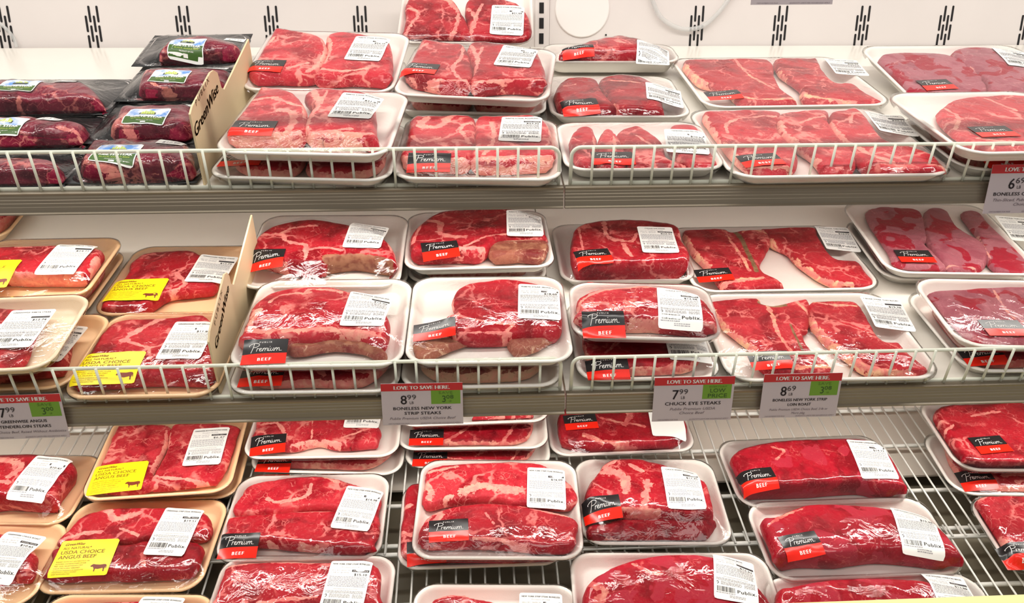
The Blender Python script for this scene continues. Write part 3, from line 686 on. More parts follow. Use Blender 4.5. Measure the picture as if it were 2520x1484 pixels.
# ------------------------------------------------------------------ cream divider cards
def divider(label, base_px, s, px_out, txt_px, pub_px, th=0.0022):
    X = hit(*base_px, s)[0]; P0 = np.array([X, SH[s][1], SH[s][2]])
    def loc(px):
        d = ray(*px); p = CAM+d*((X-CAM[0])/d[0]); q = p-P0; return np.array([q@VS, q@NS])
    root = empty('divider_card', P0, US, VS, NS); tag(root, label, 'shelf divider', 'cream divider cards on the shelves')
    L2 = [loc(p) for p in px_out]; return root, loc, L2, X
def divider_build(root, L2, th=0.0024):
    L2 = [(max(float(p[0]), 0.0035), max(float(p[1]), 0.0005)) for p in L2]
    V, f = tri_poly(L2); n = len(V)
    W_ = [(-th/2, a, b) for a, b in V]+[(th/2, a, b) for a, b in V]; m_ = len(L2)
    fs = [tuple(q) for q in f]+[tuple(k+n for k in q[::-1]) for q in f]+[(k, (k+1) % m_, n+(k+1) % m_, n+k) for k in range(m_)]
    return mesh('card', W_, fs, root, M_div, False)
GW = Art(); GW.text('ink', 'GreenWise', 0, 0, 10, 'c', it=0.25, width=58, bold=0.5); GW.text('fine', 'PUBLIX', 0, 13, 5, 'c', sp=1.5, width=32)
def divider_text(root, c0, c1, th=0.0024):
    d = c1-c0; l = np.linalg.norm(d); d = d/l; nn = np.array([-d[1], d[0]]); k = l/58.0
    for nm, lay, m_ in (('lettering', 'ink', M_divink), ('small_lettering', 'fine', M_divink)):
        v, f = GW.L[lay]; V = [(-th/2-0.0003,)+tuple(c0+d*((p[0]+29)*k)+nn*(p[1]*k)) for p in v]; mesh(nm, V, f, root, m_, False)

# ------------------------------------------------------------------ dark vacuum packs on black boards
def sky_mat():
    m = mat('label_sky', (120, 170, 226), 0.35); nt = m.node_tree; tc = nt.nodes.new('ShaderNodeTexCoord'); n = nt.nodes.new('ShaderNodeTexNoise'); n.inputs['Scale'].default_value = 60; n.inputs['Detail'].default_value = 4
    r = nt.nodes.new('ShaderNodeMix'); r.data_type = 'RGBA'; r.inputs[6].default_value = lin((78, 140, 214)); r.inputs[7].default_value = lin((240, 244, 250))
    mr = nt.nodes.new('ShaderNodeMapRange'); mr.inputs[1].default_value = 0.38; mr.inputs[2].default_value = 0.6
    nt.links.new(tc.outputs['Object'], n.inputs['Vector']); nt.links.new(n.outputs['Fac'], mr.inputs[0]); nt.links.new(mr.outputs[0], r.inputs[0]); nt.links.new(r.outputs[2], nt.nodes['Principled BSDF'].inputs['Base Color']); return m
M_sky = sky_mat(); M_grass = mat('label_grass', (70, 112, 36), 0.4, var=0.3); M_leaf = mat('label_leaf', (196, 214, 90), 0.4); M_badge = mat('label_badge', (40, 58, 44), 0.35)
LAYM.update(leaf=M_leaf, badge=M_badge)
NAT = Art()
for i, (x, h_) in enumerate(((-7.5, 8), (-4.5, 11), (-1.2, 9), (2, 12), (5.2, 10), (8, 7))): NAT.rect('leaf', x-1.2, 3, x+1.2, 3+h_)
NAT.rect('badge', -11, 1.5, 11, 7.5); NAT.text('white', 'GREENWISE', 0, 3, 3.4, width=19)
NAT.text('white', 'RIBEYE STEAK', 2, -7.5, 6, width=42, bold=0.35); NAT.text('leaf', 'BLACK ANGUS BEEF', 2, -11.8, 3.0, width=38); NAT.text('white', 'PRODUCT OF USA', 2, -15.6, 2.2, width=22); NAT.rect('white', -3, -19, 4, -16.8)
def vacpack(name_lab, s, h, fl, fr, by, meat, t, nat, stk, price, tilt=0, yaw_nat=0, group='dark vacuum packs on the upper shelf', dome=8):
    A, B = hit(*fl, s, h/1000), hit(*fr, s, h/1000); W = np.linalg.norm(B-A)*1000; u = (B-A)/(W/1000); n = NS-u*(NS@u); n /= np.linalg.norm(n); v = np.cross(n, u)
    if tilt: a = radians(tilt); v, n = v*cos(a)+n*sin(a), n*cos(a)-v*sin(a)
    D = (hitp((fl[0]+fr[0])/2, by, A, n)-(A+B)/2)@v*1000; O = (A+B)/2+v*D/2000
    print('VP W %.0f D %.0f' % (W, D))
    root = empty('vacuum_steak_pack', O, u, v, n); tag(root, name_lab, 'meat package', group); R = np.column_stack([u, v, n])
    V, f = gridrect(-W/2, -D/2, W/2, D/2, 16, 12); g = random.Random(int(W*7)); ph = g.uniform(0, 6)
    wz = lambda x, y: 1.2+1.0*np.sin(x*0.03+ph)*np.cos(y*0.035)+0.0004*np.maximum(0, np.abs(x)-W*0.36)**2
    nv = len(V); Z = [wz(p[0], p[1]) for p in V]
    W3 = [(p[0]*.001, p[1]*.001, z*.001) for p, z in zip(V, Z)]+[(p[0]*.001, p[1]*.001, (z-0.7)*.001) for p, z in zip(V, Z)]
    fs = f+[tuple(k+nv for k in q[::-1]) for q in f]; ny = 13
    rim = [i*ny for i in range(17)]+[16*ny+j for j in range(1, 13)]+[i*ny+12 for i in range(15, -1, -1)]+[j for j in range(11, 0, -1)]
    fs += [(rim[k], rim[k-1], rim[k-1]+nv, rim[k]+nv) for k in range(len(rim))]
    mesh('backing_board', W3, fs, root, M_board, True)
    st = dict(t=t, m='vac', r=11, dome=dome, amp=2.0, z0=1.5, sidefat=0.0, rim=0); _seed[0] += 1; st['seed'] = _seed[0]
    pl = [px_local(p, R, O, t) for p in meat['poly']]; pl = [(max(-W/2+4, min(W/2-4, x)), max(-D/2+4, min(D/2-4, y))) for x, y in pl]
    st['poly'] = [tuple(p) for p in cr(pl, 4, True)]; st['fats'] = [(w_, [px_local(p, R, O, t) for p in pts]) for w_, pts in meat.get('fats', [])]
    steak_obj(root, st, 'steak'); fm = Film(W, D, 1.6, [st]); fm.build(root, FILMV, 'vacuum_film')
    def mk(px, ang, sx=1.0, sy=1.0):
        z = t
        for _ in range(12): x, y = px_local(px, R, O, z); z = 0.5*z+0.5*float(fm(x, y))
        def fn(P, e):
            X = x+P[:, 0]*sx*cos(ang)-P[:, 1]*sy*sin(ang); Y = y+P[:, 0]*sx*sin(ang)+P[:, 1]*sy*cos(ang)
            return np.column_stack([X, Y, np.maximum.reduce([fm(X, Y), fm(X, Y+2)-.5, fm(X, Y-2)-.5])+e])*0.001
        return fn
    if nat:
        fn = mk(nat, radians(yaw_nat)); P, f, E, nr, bv = patch(rrect(56, 42, 3, 4), 4.0); o = mesh('picture_label', fn(P, 0.5), f, root, M_lab, True)
        v, f = gridrect(-26.5, -4, 26.5, 19.5, 14, 7); mesh('sky_picture', fn(np.array(v), 0.62), f, o, M_sky, True)
        v, f = gridrect(-26.5, -19.5, 26.5, -4, 14, 5); mesh('grass_picture', fn(np.array(v), 0.62), f, o, M_grass, True)
        art_child('lettering', NAT, ('leaf', 'badge', 'white'), fn, o, 0.8)
    if stk:
        fn = mk(stk, radians(-6)); v, f = gridrect(-17, -8, 17, 8, 8, 4); o = mesh('price_sticker', fn(np.array(v), 0.5), f, root, M_lab, True)
        A_ = Art(); A_.text('fine', price, 1, -4.6, 9.5, width=22); art_child('printing', A_, ('fine',), fn, o, 0.8)
    return root
def mt(r, poly, *fats, rim=2.0): return dict(poly=Q(r, poly), fats=[(w_, Q(r, p)) for w_, p in fats], rim=rim)
vacpack('dark vacuum pack furthest back on a turned black board beside the cream divider', 1, 34, q1(1, '960,490'), q1(1, '1740,478'), q1(1, '1300,262')[1],
        mt(1, '1110,400 1180,310 1300,255 1500,250 1790,290 1740,440 1500,450 1300,430 1150,430', (7, '1150,390 1290,380'), (4, '1330,420 1560,400')), 28, q1(1, '1365,322'), q1(1, '1715,292'), '$17.99', 4, -4)
vacpack('dark vacuum pack second from the back in the right column of boards', 1, 20, q1(1, '830,750'), q1(1, '1660,742'), q1(1, '1200,500')[1],
        mt(1, '985,650 1010,540 1070,485 1400,478 1670,485 1700,560 1640,640 1440,655 1200,655', (5, '1100,600 1260,620'), (4, '1010,560 1080,500')), 26, q1(1, '1240,550'), q1(1, '1590,492'), '$17.99', 3, -3)
vacpack('dark vacuum pack third from the back, its picture label whole and upright', 1, 10, q1(1, '600,1060'), q1(1, '1420,1050'), q1(1, '1000,752')[1],
        mt(1, '770,950 830,820 900,750 1200,740 1400,745 1400,960 1100,960', (9, '810,900 900,830 930,930'), (4, '1000,950 1380,950')), 27, q1(1, '1070,842'), q1(1, '1390,768'), '$17.99', 2, -2)
vacpack('dark vacuum pack at the front of the right column, resting against the fence', 1, 2, q1(1, '470,1350'), q1(1, '1440,1345'), q1(1, '950,1000')[1],
        mt(1, '570,1180 640,1020 760,1000 1000,990 1350,1010 1390,1100 1410,1220 1100,1240 850,1230', (5, '600,1160 800,1180 1380,1190'), (6, '1340,1020 1380,1120')), 30, q1(1, '850,1115'), q1(1, '1250,1042'), '$17.99', 0, -4)
vacpack('dark vacuum pack with a $13.99 sticker at the back of the left column', 1, 14, q1(1, '-330,850'), q1(1, '790,845'), q1(1, '300,590')[1],
        mt(1, '-200,600 30,560 300,568 600,580 700,640 750,720 640,780 400,730 0,730 -200,740', (6, '600,590 700,620'), (5, '90,740 130,700')), 26, q1(1, '140,622'), q1(1, '495,592'), '$13.99', 3, -3)
vacpack('dark vacuum pack with glossy creases in the middle of the left column', 1, 6, q1(1, '-330,1105'), q1(1, '620,1095'), q1(1, '200,845')[1],
        mt(1, '-200,850 150,825 500,850 620,880 640,950 500,1030 300,1030 -200,1030', (5, '160,830 260,840'), (5, '430,920 600,950')), 26, q1(1, '20,900'), q1(1, '370,866'), '$13.99', 2, -3)
vacpack('dark vacuum pack at the front left corner, half behind the fence', 1, 0, q1(1, '-330,1375'), q1(1, '470,1370'), q1(1, '100,1130')[1],
        mt(1, '-200,1160 100,1120 380,1140 440,1200 430,1260 250,1300 100,1260 -200,1240', (4, '100,1140 300,1150')), 22, None, None, '$13.99', 0)

# ------------------------------------------------------------------ cream dividers
r_, loc, L2, X = divider('cream divider card with brown script lettering beside the dark vacuum packs', q1(1, '1475,1390'), 1, Q(1, '1465,1395 1390,1060 1368,930 1372,850 1400,775 1530,530 1555,513 1582,530 1612,640 1632,655 1812,285'), None, None)
L2[0][1] = max(0.0005, L2[0][1]*0+0.0005); L2.append(np.array([L2[-1][0], 0.0005])); divider_build(r_, L2)
def dtext(root, loc, a, b, th=0.0024):
    c0, c1 = loc(a), loc(b); d = c1-c0; l = np.linalg.norm(d); d = d/l; nn = np.array([-d[1], d[0]]); k = l/58.0
    for nm, lay, m_ in (('lettering', 'ink', M_divink), ('small_lettering', 'fine', M_divink)):
        v, f = GW.L[lay]; V = [(th/2+0.0003,)+tuple(c0+d*((p[0]+29)*k)+nn*(p[1]*k)) for p in v]; mesh(nm, V, f, root, m_, False)
dtext(r_, loc, q1(1, '1425,1005'), q1(1, '1590,665'))
r_, loc, L2, X = divider('cream divider card with brown script lettering between the tan trays and the bone-in ribeyes', q1(5, '1355,1205'), 2, Q(5, '1345,1205 1300,960 1288,860 1295,790 1385,440 1400,430 1414,450 1425,500 1442,505 1556,72'), None, None)
L2[0][1] = 0.0005; L2.append(np.array([L2[-1][0], 0.0005])); divider_build(r_, L2); dtext(r_, loc, q1(5, '1335,905'), q1(5, '1412,530'))

# ------------------------------------------------------------------ hanging price cards
def price_card(label, s, tl, tr, bl, big, cents, green, lines, yoff=0.024, y=None):
    Y = SH[s][1]-yoff if y is None else y; dn = np.array([0, sin(radians(3.7)), -cos(radians(3.7))])
    n = np.cross(US, -dn)*1.0
    a, b = (hitp(*p, np.array([0, Y, SH[s][2]]), n) for p in (tl, tr)); W = np.linalg.norm(b-a)*1000; c = hitp(*bl, a, n); H = (c-a)@dn*1000
    u = (b-a)/(W/1000); root = empty('price_card', a, u, -dn, np.cross(u, -dn)); tag(root, label, 'price card', 'hanging price cards'); print('CARD', W, H)
    mb = MB(); mb.box((0, -H/1000, -0.0008), (W/1000, 0, 0)); mb.build('card', M_card, root)
    kx, ky = W/100, H/56; A = Art()
    mb = MB(); mb.box((0, -9.8*ky/1000, 0.0), (W/1000, 0, 0.0002)); mb.build('red_banner', M_cred, root)
    A.text('cwhite', 'LOVE TO SAVE HERE.', 50, -7.6, 6.6, width=68, bold=0.35)
    if big:
        A.text('cink', big, 31, -27.5, 17, 'r', bold=0.2); A.text('cink', cents, 31.6, -21.2, 9, 'l', width=11); A.text('cink', 'LB', 34.5, -27.3, 5, 'l')
    if green:
        mb = MB(); mb.box((61*kx/1000, -28*ky/1000, 0.0), (97*kx/1000, -9.8*ky/1000, 0.0002)); mb.build('green_box', M_cgreen, root)
        if green == 'LOW': A.text('cdg', 'EVERYDAY', 80, -13.5, 2.8, width=22); A.text('cdg2', 'LOW', 80, -19.8, 7, width=19); A.text('cdg2', 'PRICE', 80, -26.4, 7, width=24)
        else: A.text('cdg', 'SAVE', 79, -14.6, 5, width=17); A.text('cdg2', green[0], 79, -25.5, 12.5, 'r'); A.text('cdg2', green[1:], 79.6, -21, 7, 'l', width=9); A.text('cdg', 'LB', 83, -25.4, 3, 'l')
    y_ = -34.6 if len(lines) > 3 else -35.2
    for i, (t, sz, it, lay, w_) in enumerate(lines): A.text(lay, t, 50, y_, sz, width=w_, it=it, bold=0.12 if not it else 0); y_ -= (6.0 if sz > 4.6 else 4.7) if len(lines) > 3 else (6.6 if sz > 4.6 else 5.2)
    A.text('cink2', 'ITEM NUMBERS FOR PAGE', 7, -54.6, 2.0, 'l', width=26, it=0.2); A.text('cink2', 'QUANTITY LIMITS PER HOUSEHOLD APPLY', 97, -54.6, 2.2, 'r', width=50, it=0.2)
    V = []; Fc = []; mi = []; ms = []
    for l, (v, f) in A.L.items(): k = len(V); V += [(p[0]*kx*.001, p[1]*ky*.001, 0.0005) for p in v]; Fc += [tuple(i+k for i in q) for q in f]; mi += [len(ms)]*len(f); ms.append(LAYM[l])
    mesh('lettering', V, Fc, root, ms, False, mi)
LAYM['cdg'] = mat('card_green_ink', (84, 118, 30), 0.5); LAYM['cdg2'] = mat('card_dark_ink', (44, 74, 22), 0.5)
CB = 'Publix Premium USDA Choice Beef'
price_card('price card for strip steaks hanging at 8.99 beside the seam', 2, q1(6, '1050,1180'), q1(6, '1585,1170'), q1(6, '1062,1450'), '8', '99', '308', [('BONELESS NEW YORK', 5.6, 0, 'cink', 72), ('STRIP STEAKS', 5.6, 0, 'cink', 45), (CB, 4.6, .3, 'cink2', 82)])
price_card('price card for chuck eye steaks hanging at 7.99 with a low price box', 2, q1(7, '720,1140'), q1(7, '1245,1128'), q1(7, '705,1425'), '7', '99', 'LOW', [('CHUCK EYE STEAKS', 5.8, 0, 'cink', 70), ('Publix Premium USDA', 4.6, .3, 'cink2', 57), ('Choice Beef', 4.6, .3, 'cink2', 32)])
price_card('price card for strip loin roast hanging at 8.69, right of the 7.99 card', 2, q1(8, '55,1130'), q1(8, '548,1120'), q1(8, '17,1405'), '8', '69', '308', [('BONELESS NEW YORK STRIP', 4.8, 0, 'cink', 70), ('LOIN ROAST', 4.8, 0, 'cink', 30), ('Publix Premium USDA Choice Beef, 2-lb or', 3.8, .3, 'cink2', 76), ('More pkg.', 3.8, .3, 'cink2', 18)])
price_card('price card at 6.69 hanging from the upper shelf at the right edge', 1, q1(4, '1548,1075'), (2650, 402), q1(4, '1468,1394'), '6', '69', '308', [('BONELESS CHUCK STEAKS', 5.4, 0, 'cink', 84), ('Thin-Sliced, Publix Premium USDA', 4.6, .3, 'cink2', 82), ('Choice Beef', 4.6, .3, 'cink2', 30)])
price_card('price card for angus tenderloin steaks hanging at 17.99 at the left edge', 2, (-62, 976), (145, 968), (-38, 1083), '17', '99', '300', [('GREENWISE ANGUS', 5.2, 0, 'cink', 55), ('TENDERLOIN STEAKS', 5.2, 0, 'cink', 62), ('USDA Choice Beef, Raised Without Antibiotics', 4.2, .3, 'cink2', 96)])
price_card('price card cut by the top edge, only its lowest fine print showing', 1, (1858, -96), (2063, -98), (1858, 12), '7', '99', '308', [('BONELESS RIBEYE', 5.6, 0, 'cink', 60), (CB, 4.6, .3, 'cink2', 82)], y=1.0)
p = at(1860, -60, 0.96); mb = MB(); mb.box((-1.2, 1.004, 1.655), (1.4, 1.016, 1.700)); tag(mb.build('price_rail', M_alu), 'grey rail above the frame from which the cut card hangs', 'price rail')

# ------------------------------------------------------------------ trays of beef
RS, BI = 'RIBEYE STEAK BONELESS', 'RIBEYE STEAK (BONE-IN)'
GU, GM, GB = 'white foam trays on the upper shelf', 'white foam trays on the middle shelf', 'white foam trays on the bottom rack'
GT, GTB = 'tan foam trays on the middle shelf', 'tan foam trays on the bottom rack'
pk = 'beef_package'
# --- upper shelf, centre-left
package(pk, 'two-ribeye tray at the back of the upper shelf, right of the divider card', GU, 1, 44, q1(2, '60,625'), q1(2, '1165,650'), q1(2, '600,225')[1], 'w', [
    S(2, '165,260 250,190 420,190 620,235 690,300 700,360 640,470 590,520 330,520 90,510 120,400', 22, 'pink', [(7, '170,250 300,190 430,195 560,230'), (5, '640,250 690,330 640,440 560,500'), (4.5, '330,260 250,330 190,310'), (4, '420,480 560,440'), (4, '150,400 300,440')], sidefat=.1),
    S(2, '690,250 800,215 1000,240 1130,280 1155,480 1130,540 900,530 620,535 650,460 700,350', 22, 'pink', [(5, '700,250 720,330 680,440'), (4, '640,480 800,500 1000,480'), (4, '800,215 1000,235')])],
    [('B', q1(2, '270,460'), -2), ('P', q1(2, '985,340'), -3, RS, '$24.10')], dwant=200, fit=True)
package(pk, 'lower tray mostly hidden under the rearmost two-ribeye tray beside the divider', GU, 1, 18, q1(2, '75,650'), q1(2, '1150,672'), None, 'w', 'two:red:19', [], dwant=185)
package(pk, 'lower tray under the front two-ribeye tray, seen through the fence', GU, 1, 18, (503, 434), (957, 444), None, 'w', 'two:pink:17', [('B', q1(2, '100,1120'), 0)], dwant=188)
package(pk, 'front two-ribeye tray stacked above another, right beside the divider card', GU, 1, 50, (517, 373), (955, 383), q1(2, '600,640')[1], 'w', [
    S(2, '30,740 130,620 250,600 430,630 520,700 560,800 540,920 400,930 100,930 -60,920 -30,850 10,800', 24, 'pink', [(5, '180,700 330,690 480,740 560,740'), (8, '370,770 470,800 440,900'), (4, '20,780 30,880 100,920'), (4, '-40,920 200,930 500,925'), (4, '540,700 540,820')], sidefat=.45),
    S(2, '540,660 620,610 750,620 1000,660 1040,900 1050,980 900,940 560,930 560,800 610,730', 24, 'pink', [(6, '600,640 640,720 570,840 560,920'), (4, '870,900 760,915 600,925'), (5, '560,930 1000,935'), (3, '700,640 640,740')], sidefat=.45)],
    [('B', q1(2, '180,895'), 0), ('P', q1(2, '905,740'), -3, RS, '$21.81')], dwant=200, fit=True)
package(pk, 'tray leaning on the wall at the very back, cut by the top edge', GU, 1, 60, q1(2, '1180,300'), q1(2, '2150,310'), None, 'w', [
    S(2, '1210,40 1300,-30 1560,-20 1650,90 1700,200 1690,300 1230,300 1210,250 1250,120', 22, 'red', [(4, '1250,60 1340,90 1270,200 1250,260'), (6, '1540,0 1620,80 1600,200 1560,280'), (7, '1200,-10 1400,-25 1600,0')]),
    S(2, '1670,30 1720,-20 1900,-20 2080,50 2120,300 1720,300 1690,180', 22, 'red', [(6, '1690,60 1740,130 1700,250'), (4, '1790,30 1750,100')])],
    [('P', q1(2, '1965,140'), -2, RS, '$21.04')], tilt=20, dwant=180)
package(pk, 'dark lower tray directly under the two-ribeye tray at the back centre', GU, 1, 18, (972, 272), (1344, 281), None, 'w', 'two:red:20', [], dwant=185)
package(pk, 'upper two-ribeye tray at the back centre with a wide front face', GU, 1, 52, q1(2, '1145,660'), q1(2, '2255,710'), q1(2, '1700,330')[1], 'w', [
    S(2, '1240,380 1310,280 1400,270 1560,295 1660,310 1700,400 1720,490 1690,570 1500,560 1200,500 1190,460', 26, 'red', [(4, '1260,310 1400,275 1560,300'), (4, '1250,370 1330,340 1400,310'), (4, '1660,310 1640,400 1580,480 1640,560'), (3, '1200,500 1400,545 1690,565')]),
    S(2, '1700,300 1850,285 2100,335 2180,360 2250,520 2250,570 2000,555 1720,570 1730,480 1690,380', 26, 'red', [(5, '1710,320 1760,420 1720,520'), (3, '1790,330 1760,400'), (3, '1720,570 2000,550 2200,560')])],
    [('B', q1(2, '1350,478'), -5), ('P', q1(2, '2030,395'), -4, RS, '$21.44')], dwant=200, fit=True)
package(pk, 'two-ribeye tray against the fence just left of the shelf seam', GU, 1, 18, q1(2, '1145,1250'), q1(2, '2355,1262'), q1(2, '1750,830')[1], 'w', [
    S(2, '1190,920 1240,820 1400,805 1700,805 1740,860 1730,1000 1700,1100 1500,1110 1230,1100 1190,1010', 25, 'pink', [(9, '1400,830 1350,880 1480,890 1560,830'), (5, '1730,860 1640,900 1700,1000'), (4, '1300,950 1360,1000 1500,960'), (4, '1230,1100 1700,1110'), (4, '1200,960 1230,1060')], sidefat=.45),
    S(2, '1740,840 1790,805 1900,805 2150,805 2260,880 2300,1000 2310,1090 2100,1110 1720,1110 1740,980', 25, 'pink', [(5, '1850,860 1870,930 1860,1010'), (6, '1860,1010 1800,1080'), (6, '1740,1110 2310,1095'), (5, '2260,880 2300,1050')], sidefat=.55)],
    [('B', q1(2, '1415,1140'), 0), ('P', q1(2, '2060,905'), -3, RS, '$24.95')], dwant=195, fit=True)
# --- upper shelf, right
package(pk, 'small tilted tray with one thick piece at the back, right of the seam', GU, 1, 30, q1(3, '130,432'), q1(3, '1078,432'), q1(3, '600,310')[1], 'w', [
    S(3, '215,340 330,300 550,240 720,240 900,300 960,400 600,405 350,395 240,380', 42, 'red', [(5, '350,390 480,400'), (5, '620,280 680,300'), (5, '780,400 900,390')], dome=6)],
    [('B', q1(3, '350,340'), 4, '', '', 1.0, 0.6), ('P', q1(3, '880,335'), -9, 'CHUCK EYE STEAK', '$14.20', 1.0, 0.8)], H=24)
package(pk, 'two-fillet tray in the middle of the column right of the seam', GU, 1, 20, q1(3, '162,818'), q1(3, '1160,818'), q1(3, '650,535')[1], 'w', [
    S(3, '175,640 230,550 350,520 480,540 530,620 600,700 620,770 300,770 230,730', 26, 'deep', [(5, '400,770 520,775'), (3, '250,600 330,590')], dome=5),
    S(3, '500,560 560,515 760,515 900,570 950,700 940,770 640,770 600,700', 26, 'deep', [(5, '600,700 640,760'), (2.5, '560,560 800,580')], dome=5)],
    [('B', q1(3, '365,735'), 6), ('P', q1(3, '955,665'), -8, 'TENDERLOIN STEAK', '$31.62')])
package(pk, 'tray of several small red pieces at the front, right of the seam', GU, 1, 20, q1(3, '262,1192'), q1(3, '1405,1185'), q1(3, '830,858')[1], 'w', [
    S(3, '290,970 350,890 450,890 480,980 470,1080 450,1180 400,1185 330,1100', 17, 'red', [(2.5, '300,960 400,1000'), (3, '460,960 490,1100')]),
    S(3, '495,960 530,900 590,900 640,960 690,1060 680,1160 500,1165 480,1060', 17, 'pink', [(3, '600,960 610,1060')]),
    S(3, '620,930 700,885 800,885 950,1000 980,1100 1130,1160 1000,1180 720,1175 700,1060 650,980', 17, 'red', [(2.5, '740,940 900,1040'), (3, '780,1110 900,1100 1100,1150')]),
    S(3, '1000,880 1190,870 1260,940 1330,1090 1330,1150 1180,1160 1000,1040', 17, 'pink', [(4, '1260,940 1330,1140')])],
    [('B', q1(3, '595,1110'), 0), ('P', q1(3, '1110,990'), -9, 'TENDERLOIN PIECES', '$10.97')])
package(pk, 'two strip steaks with cream fat edges at the back of the upper shelf', GU, 1, 18, (1737, 264), (2203, 257), 142, 'w', [
    S(3, '1090,430 1120,400 1340,390 1370,405 1440,405 1450,395 1640,395 1720,440 1730,520 1780,610 1880,690 1850,715 1500,700 1380,610 1200,560 1110,480', 16, 'tbone', [(8, '1090,440 1200,560 1380,620'), (4, '1440,410 1560,530 1720,620'), (7, '1380,640 1550,690 1870,695')]),
    S(4, '130,370 330,350 380,355 440,450 520,530 640,540 720,600 820,650 820,675 640,680 330,640 290,560 200,490 140,440', 16, 'tbone', [(8, '140,450 220,530 310,610 430,640 640,660'), (3, '140,380 330,360')])],
    [('B', q1(3, '1372,670'), 2), ('P', q1(4, '590,440'), -9, 'NEW YORK STRIP STEAK', '$20.24')], r=36, dwant=235, fit=True)
package(pk, 'long tray of four overlapping steaks at the fence, right half of the upper shelf', GU, 1, 18, (1803, 436), (2360, 428), q1(4, '200,700')[1], 'w', [
    S(3, '1230,800 1300,770 1750,775 1755,900 1884,1050 1860,1170 1600,1180 1440,1080 1300,900', 17, 'pink', [(7, '1230,810 1330,960 1460,1090'), (3.5, '1400,930 1400,860 1560,820 1740,820'), (4, '1460,1090 1600,1170 1850,1170')], sidefat=.3),
    S(4, '150,740 240,720 460,710 480,790 560,900 640,960 640,1080 460,1090 350,980 200,880 140,800', 19, 'pink', [(7, '150,790 200,870 300,960 400,1040'), (4, '290,800 360,770 460,760')], sidefat=.5),
    S(4, '490,730 560,710 680,710 840,900 1000,940 1180,1020 1190,1090 900,1100 700,1050 560,900 490,800', 21, 'pink', [(7, '490,790 560,890 700,980 880,1060'), (4, '620,800 640,740 740,750')], sidefat=.5),
    S(4, '860,950 1000,945 1180,1010 1300,1080 1240,1110 1000,1080', 17, 'pink', [(5, '900,1000 1250,1100')])],
    [('B', q1(3, '1632,1120'), 5), ('P', q1(4, '880,810'), -9, 'PETITE SIRLOIN STEAK', '$22.11')], r=36, dwant=240)
package(pk, 'tray of mauve thin-sliced beef at the back right of the upper shelf', GU, 1, 18, (2262, 262), (2700, 257), 112, 'w', [
    S(4, '770,400 830,350 1000,335 1250,350 1450,450 1490,520 1480,600 1000,600 930,560 900,470', 17, 'mauve', []),
    S(4, '1280,345 1400,300 1600,320 1749,420 1900,600 1560,600 1490,500', 20, 'mauve', [(2.5, '1400,430 1490,520 1490,600')])],
    [('B', q1(4, '1180,552'), 5), ('P', q1(4, '1700,375'), -10, 'TOP ROUND THIN SLICED', '$9.80')], r=36, dwant=240, fit=True)
package(pk, 'dark lower tray under the pale pink slice at the right edge of the upper shelf', GU, 1, 18, q1(4, '1360,1105'), (2800, 410), None, 'w', 'one:deep:19', [('B', q1(4, '1610,1040'), 0)], dwant=185, r=36)
package(pk, 'pale pink single slice tray above another at the right edge of the upper shelf', GU, 1, 50, q1(4, '1370,1000'), (2800, 370), q1(4, '1500,590')[1], 'w', [
    S(4, '1190,750 1220,690 1320,640 1500,610 1749,620 2000,700 2200,900 1749,960 1450,940 1290,860', 12, 'pink', [(4, '1220,700 1320,760 1300,840'), (4, '1440,900 1749,930'), (4, '1500,640 1700,720')])],
    [('B', q1(4, '1550,858'), 2)], r=36, dwant=225)
# --- middle shelf, left (tan trays)
package(pk, 'sliver of a tray of red beef in the back left corner of the middle shelf', GT, 2, 20, (-330, 600), (12, 583), None, 't', 'one:red:26', [], dwant=150)
package(pk, 'lower tan tray under the back left tray with a yellow label on the middle shelf', GT, 2, 18, (-150, 785), (202, 779), None, 't', 'one:deep:22', [], dwant=185)
package(pk, 'upper tan tray at the back left with a thick ribeye and white price label', GT, 2, 54, (-165, 739), (206, 731), q1(5, '100,225')[1], 't', [
    S(5, '-200,300 0,262 240,255 420,255 600,272 635,310 560,410 520,430 200,430 30,425 -200,415', 27, 'red', [(5, '560,400 600,330'), (5, '50,425 200,430 500,430'), (3, '100,270 300,262')], sidefat=.45)],
    [('Y', q1(5, '-90,432'), 0), ('P', q1(5, '410,335'), -1, 'GREENWISE RIBEYE STEAK', '$24.71')])
package(pk, 'lower tray half hidden under the cream tray at the left fence of the middle shelf', GT, 2, 20, (-270, 965), (165, 955), q1(5, '200,700')[1], 't', [
    S(5, '-200,740 0,720 330,730 430,780 430,850 400,980 300,1020 -200,1040', 20, 'deep', [(4, '400,800 400,950'), (4, '300,900 420,900')])],
    [('P', q1(5, '325,860'), -2, 'GREENWISE TOP SIRLOIN', '$25.65')])
package(pk, 'cream tray tilted forward at the left edge, its price label facing out', GT, 2, 62, (-300, 926), (118, 906), q1(5, '100,592')[1], 'c', [
    S(5, '-250,660 100,650 240,690 190,860 100,1000 -250,1000', 12, 'red', [(5, '180,700 200,800')])],
    [('P', q1(5, '130,775'), -1, 'GREENWISE RIBEYE STEAK', '$12.74')])
package(pk, 'tan tray with a single steak off-centre at the back beside the divider', GT, 2, 18, (220, 775), (577, 771), q1(5, '1100,268')[1], 't', [
    S(5, '600,620 640,570 780,440 800,370 880,310 1000,290 1200,290 1300,380 1340,500 1200,530 1040,550 900,630 640,660', 20, 'red', [(5, '1090,430 1150,500 1060,540'), (3, '800,370 860,320 980,292')])],
    [('Y', q1(5, '842,535'), 2), ('P', q1(5, '1312,405'), -2, 'GREENWISE RIBEYE STEAK', '$12.79')])
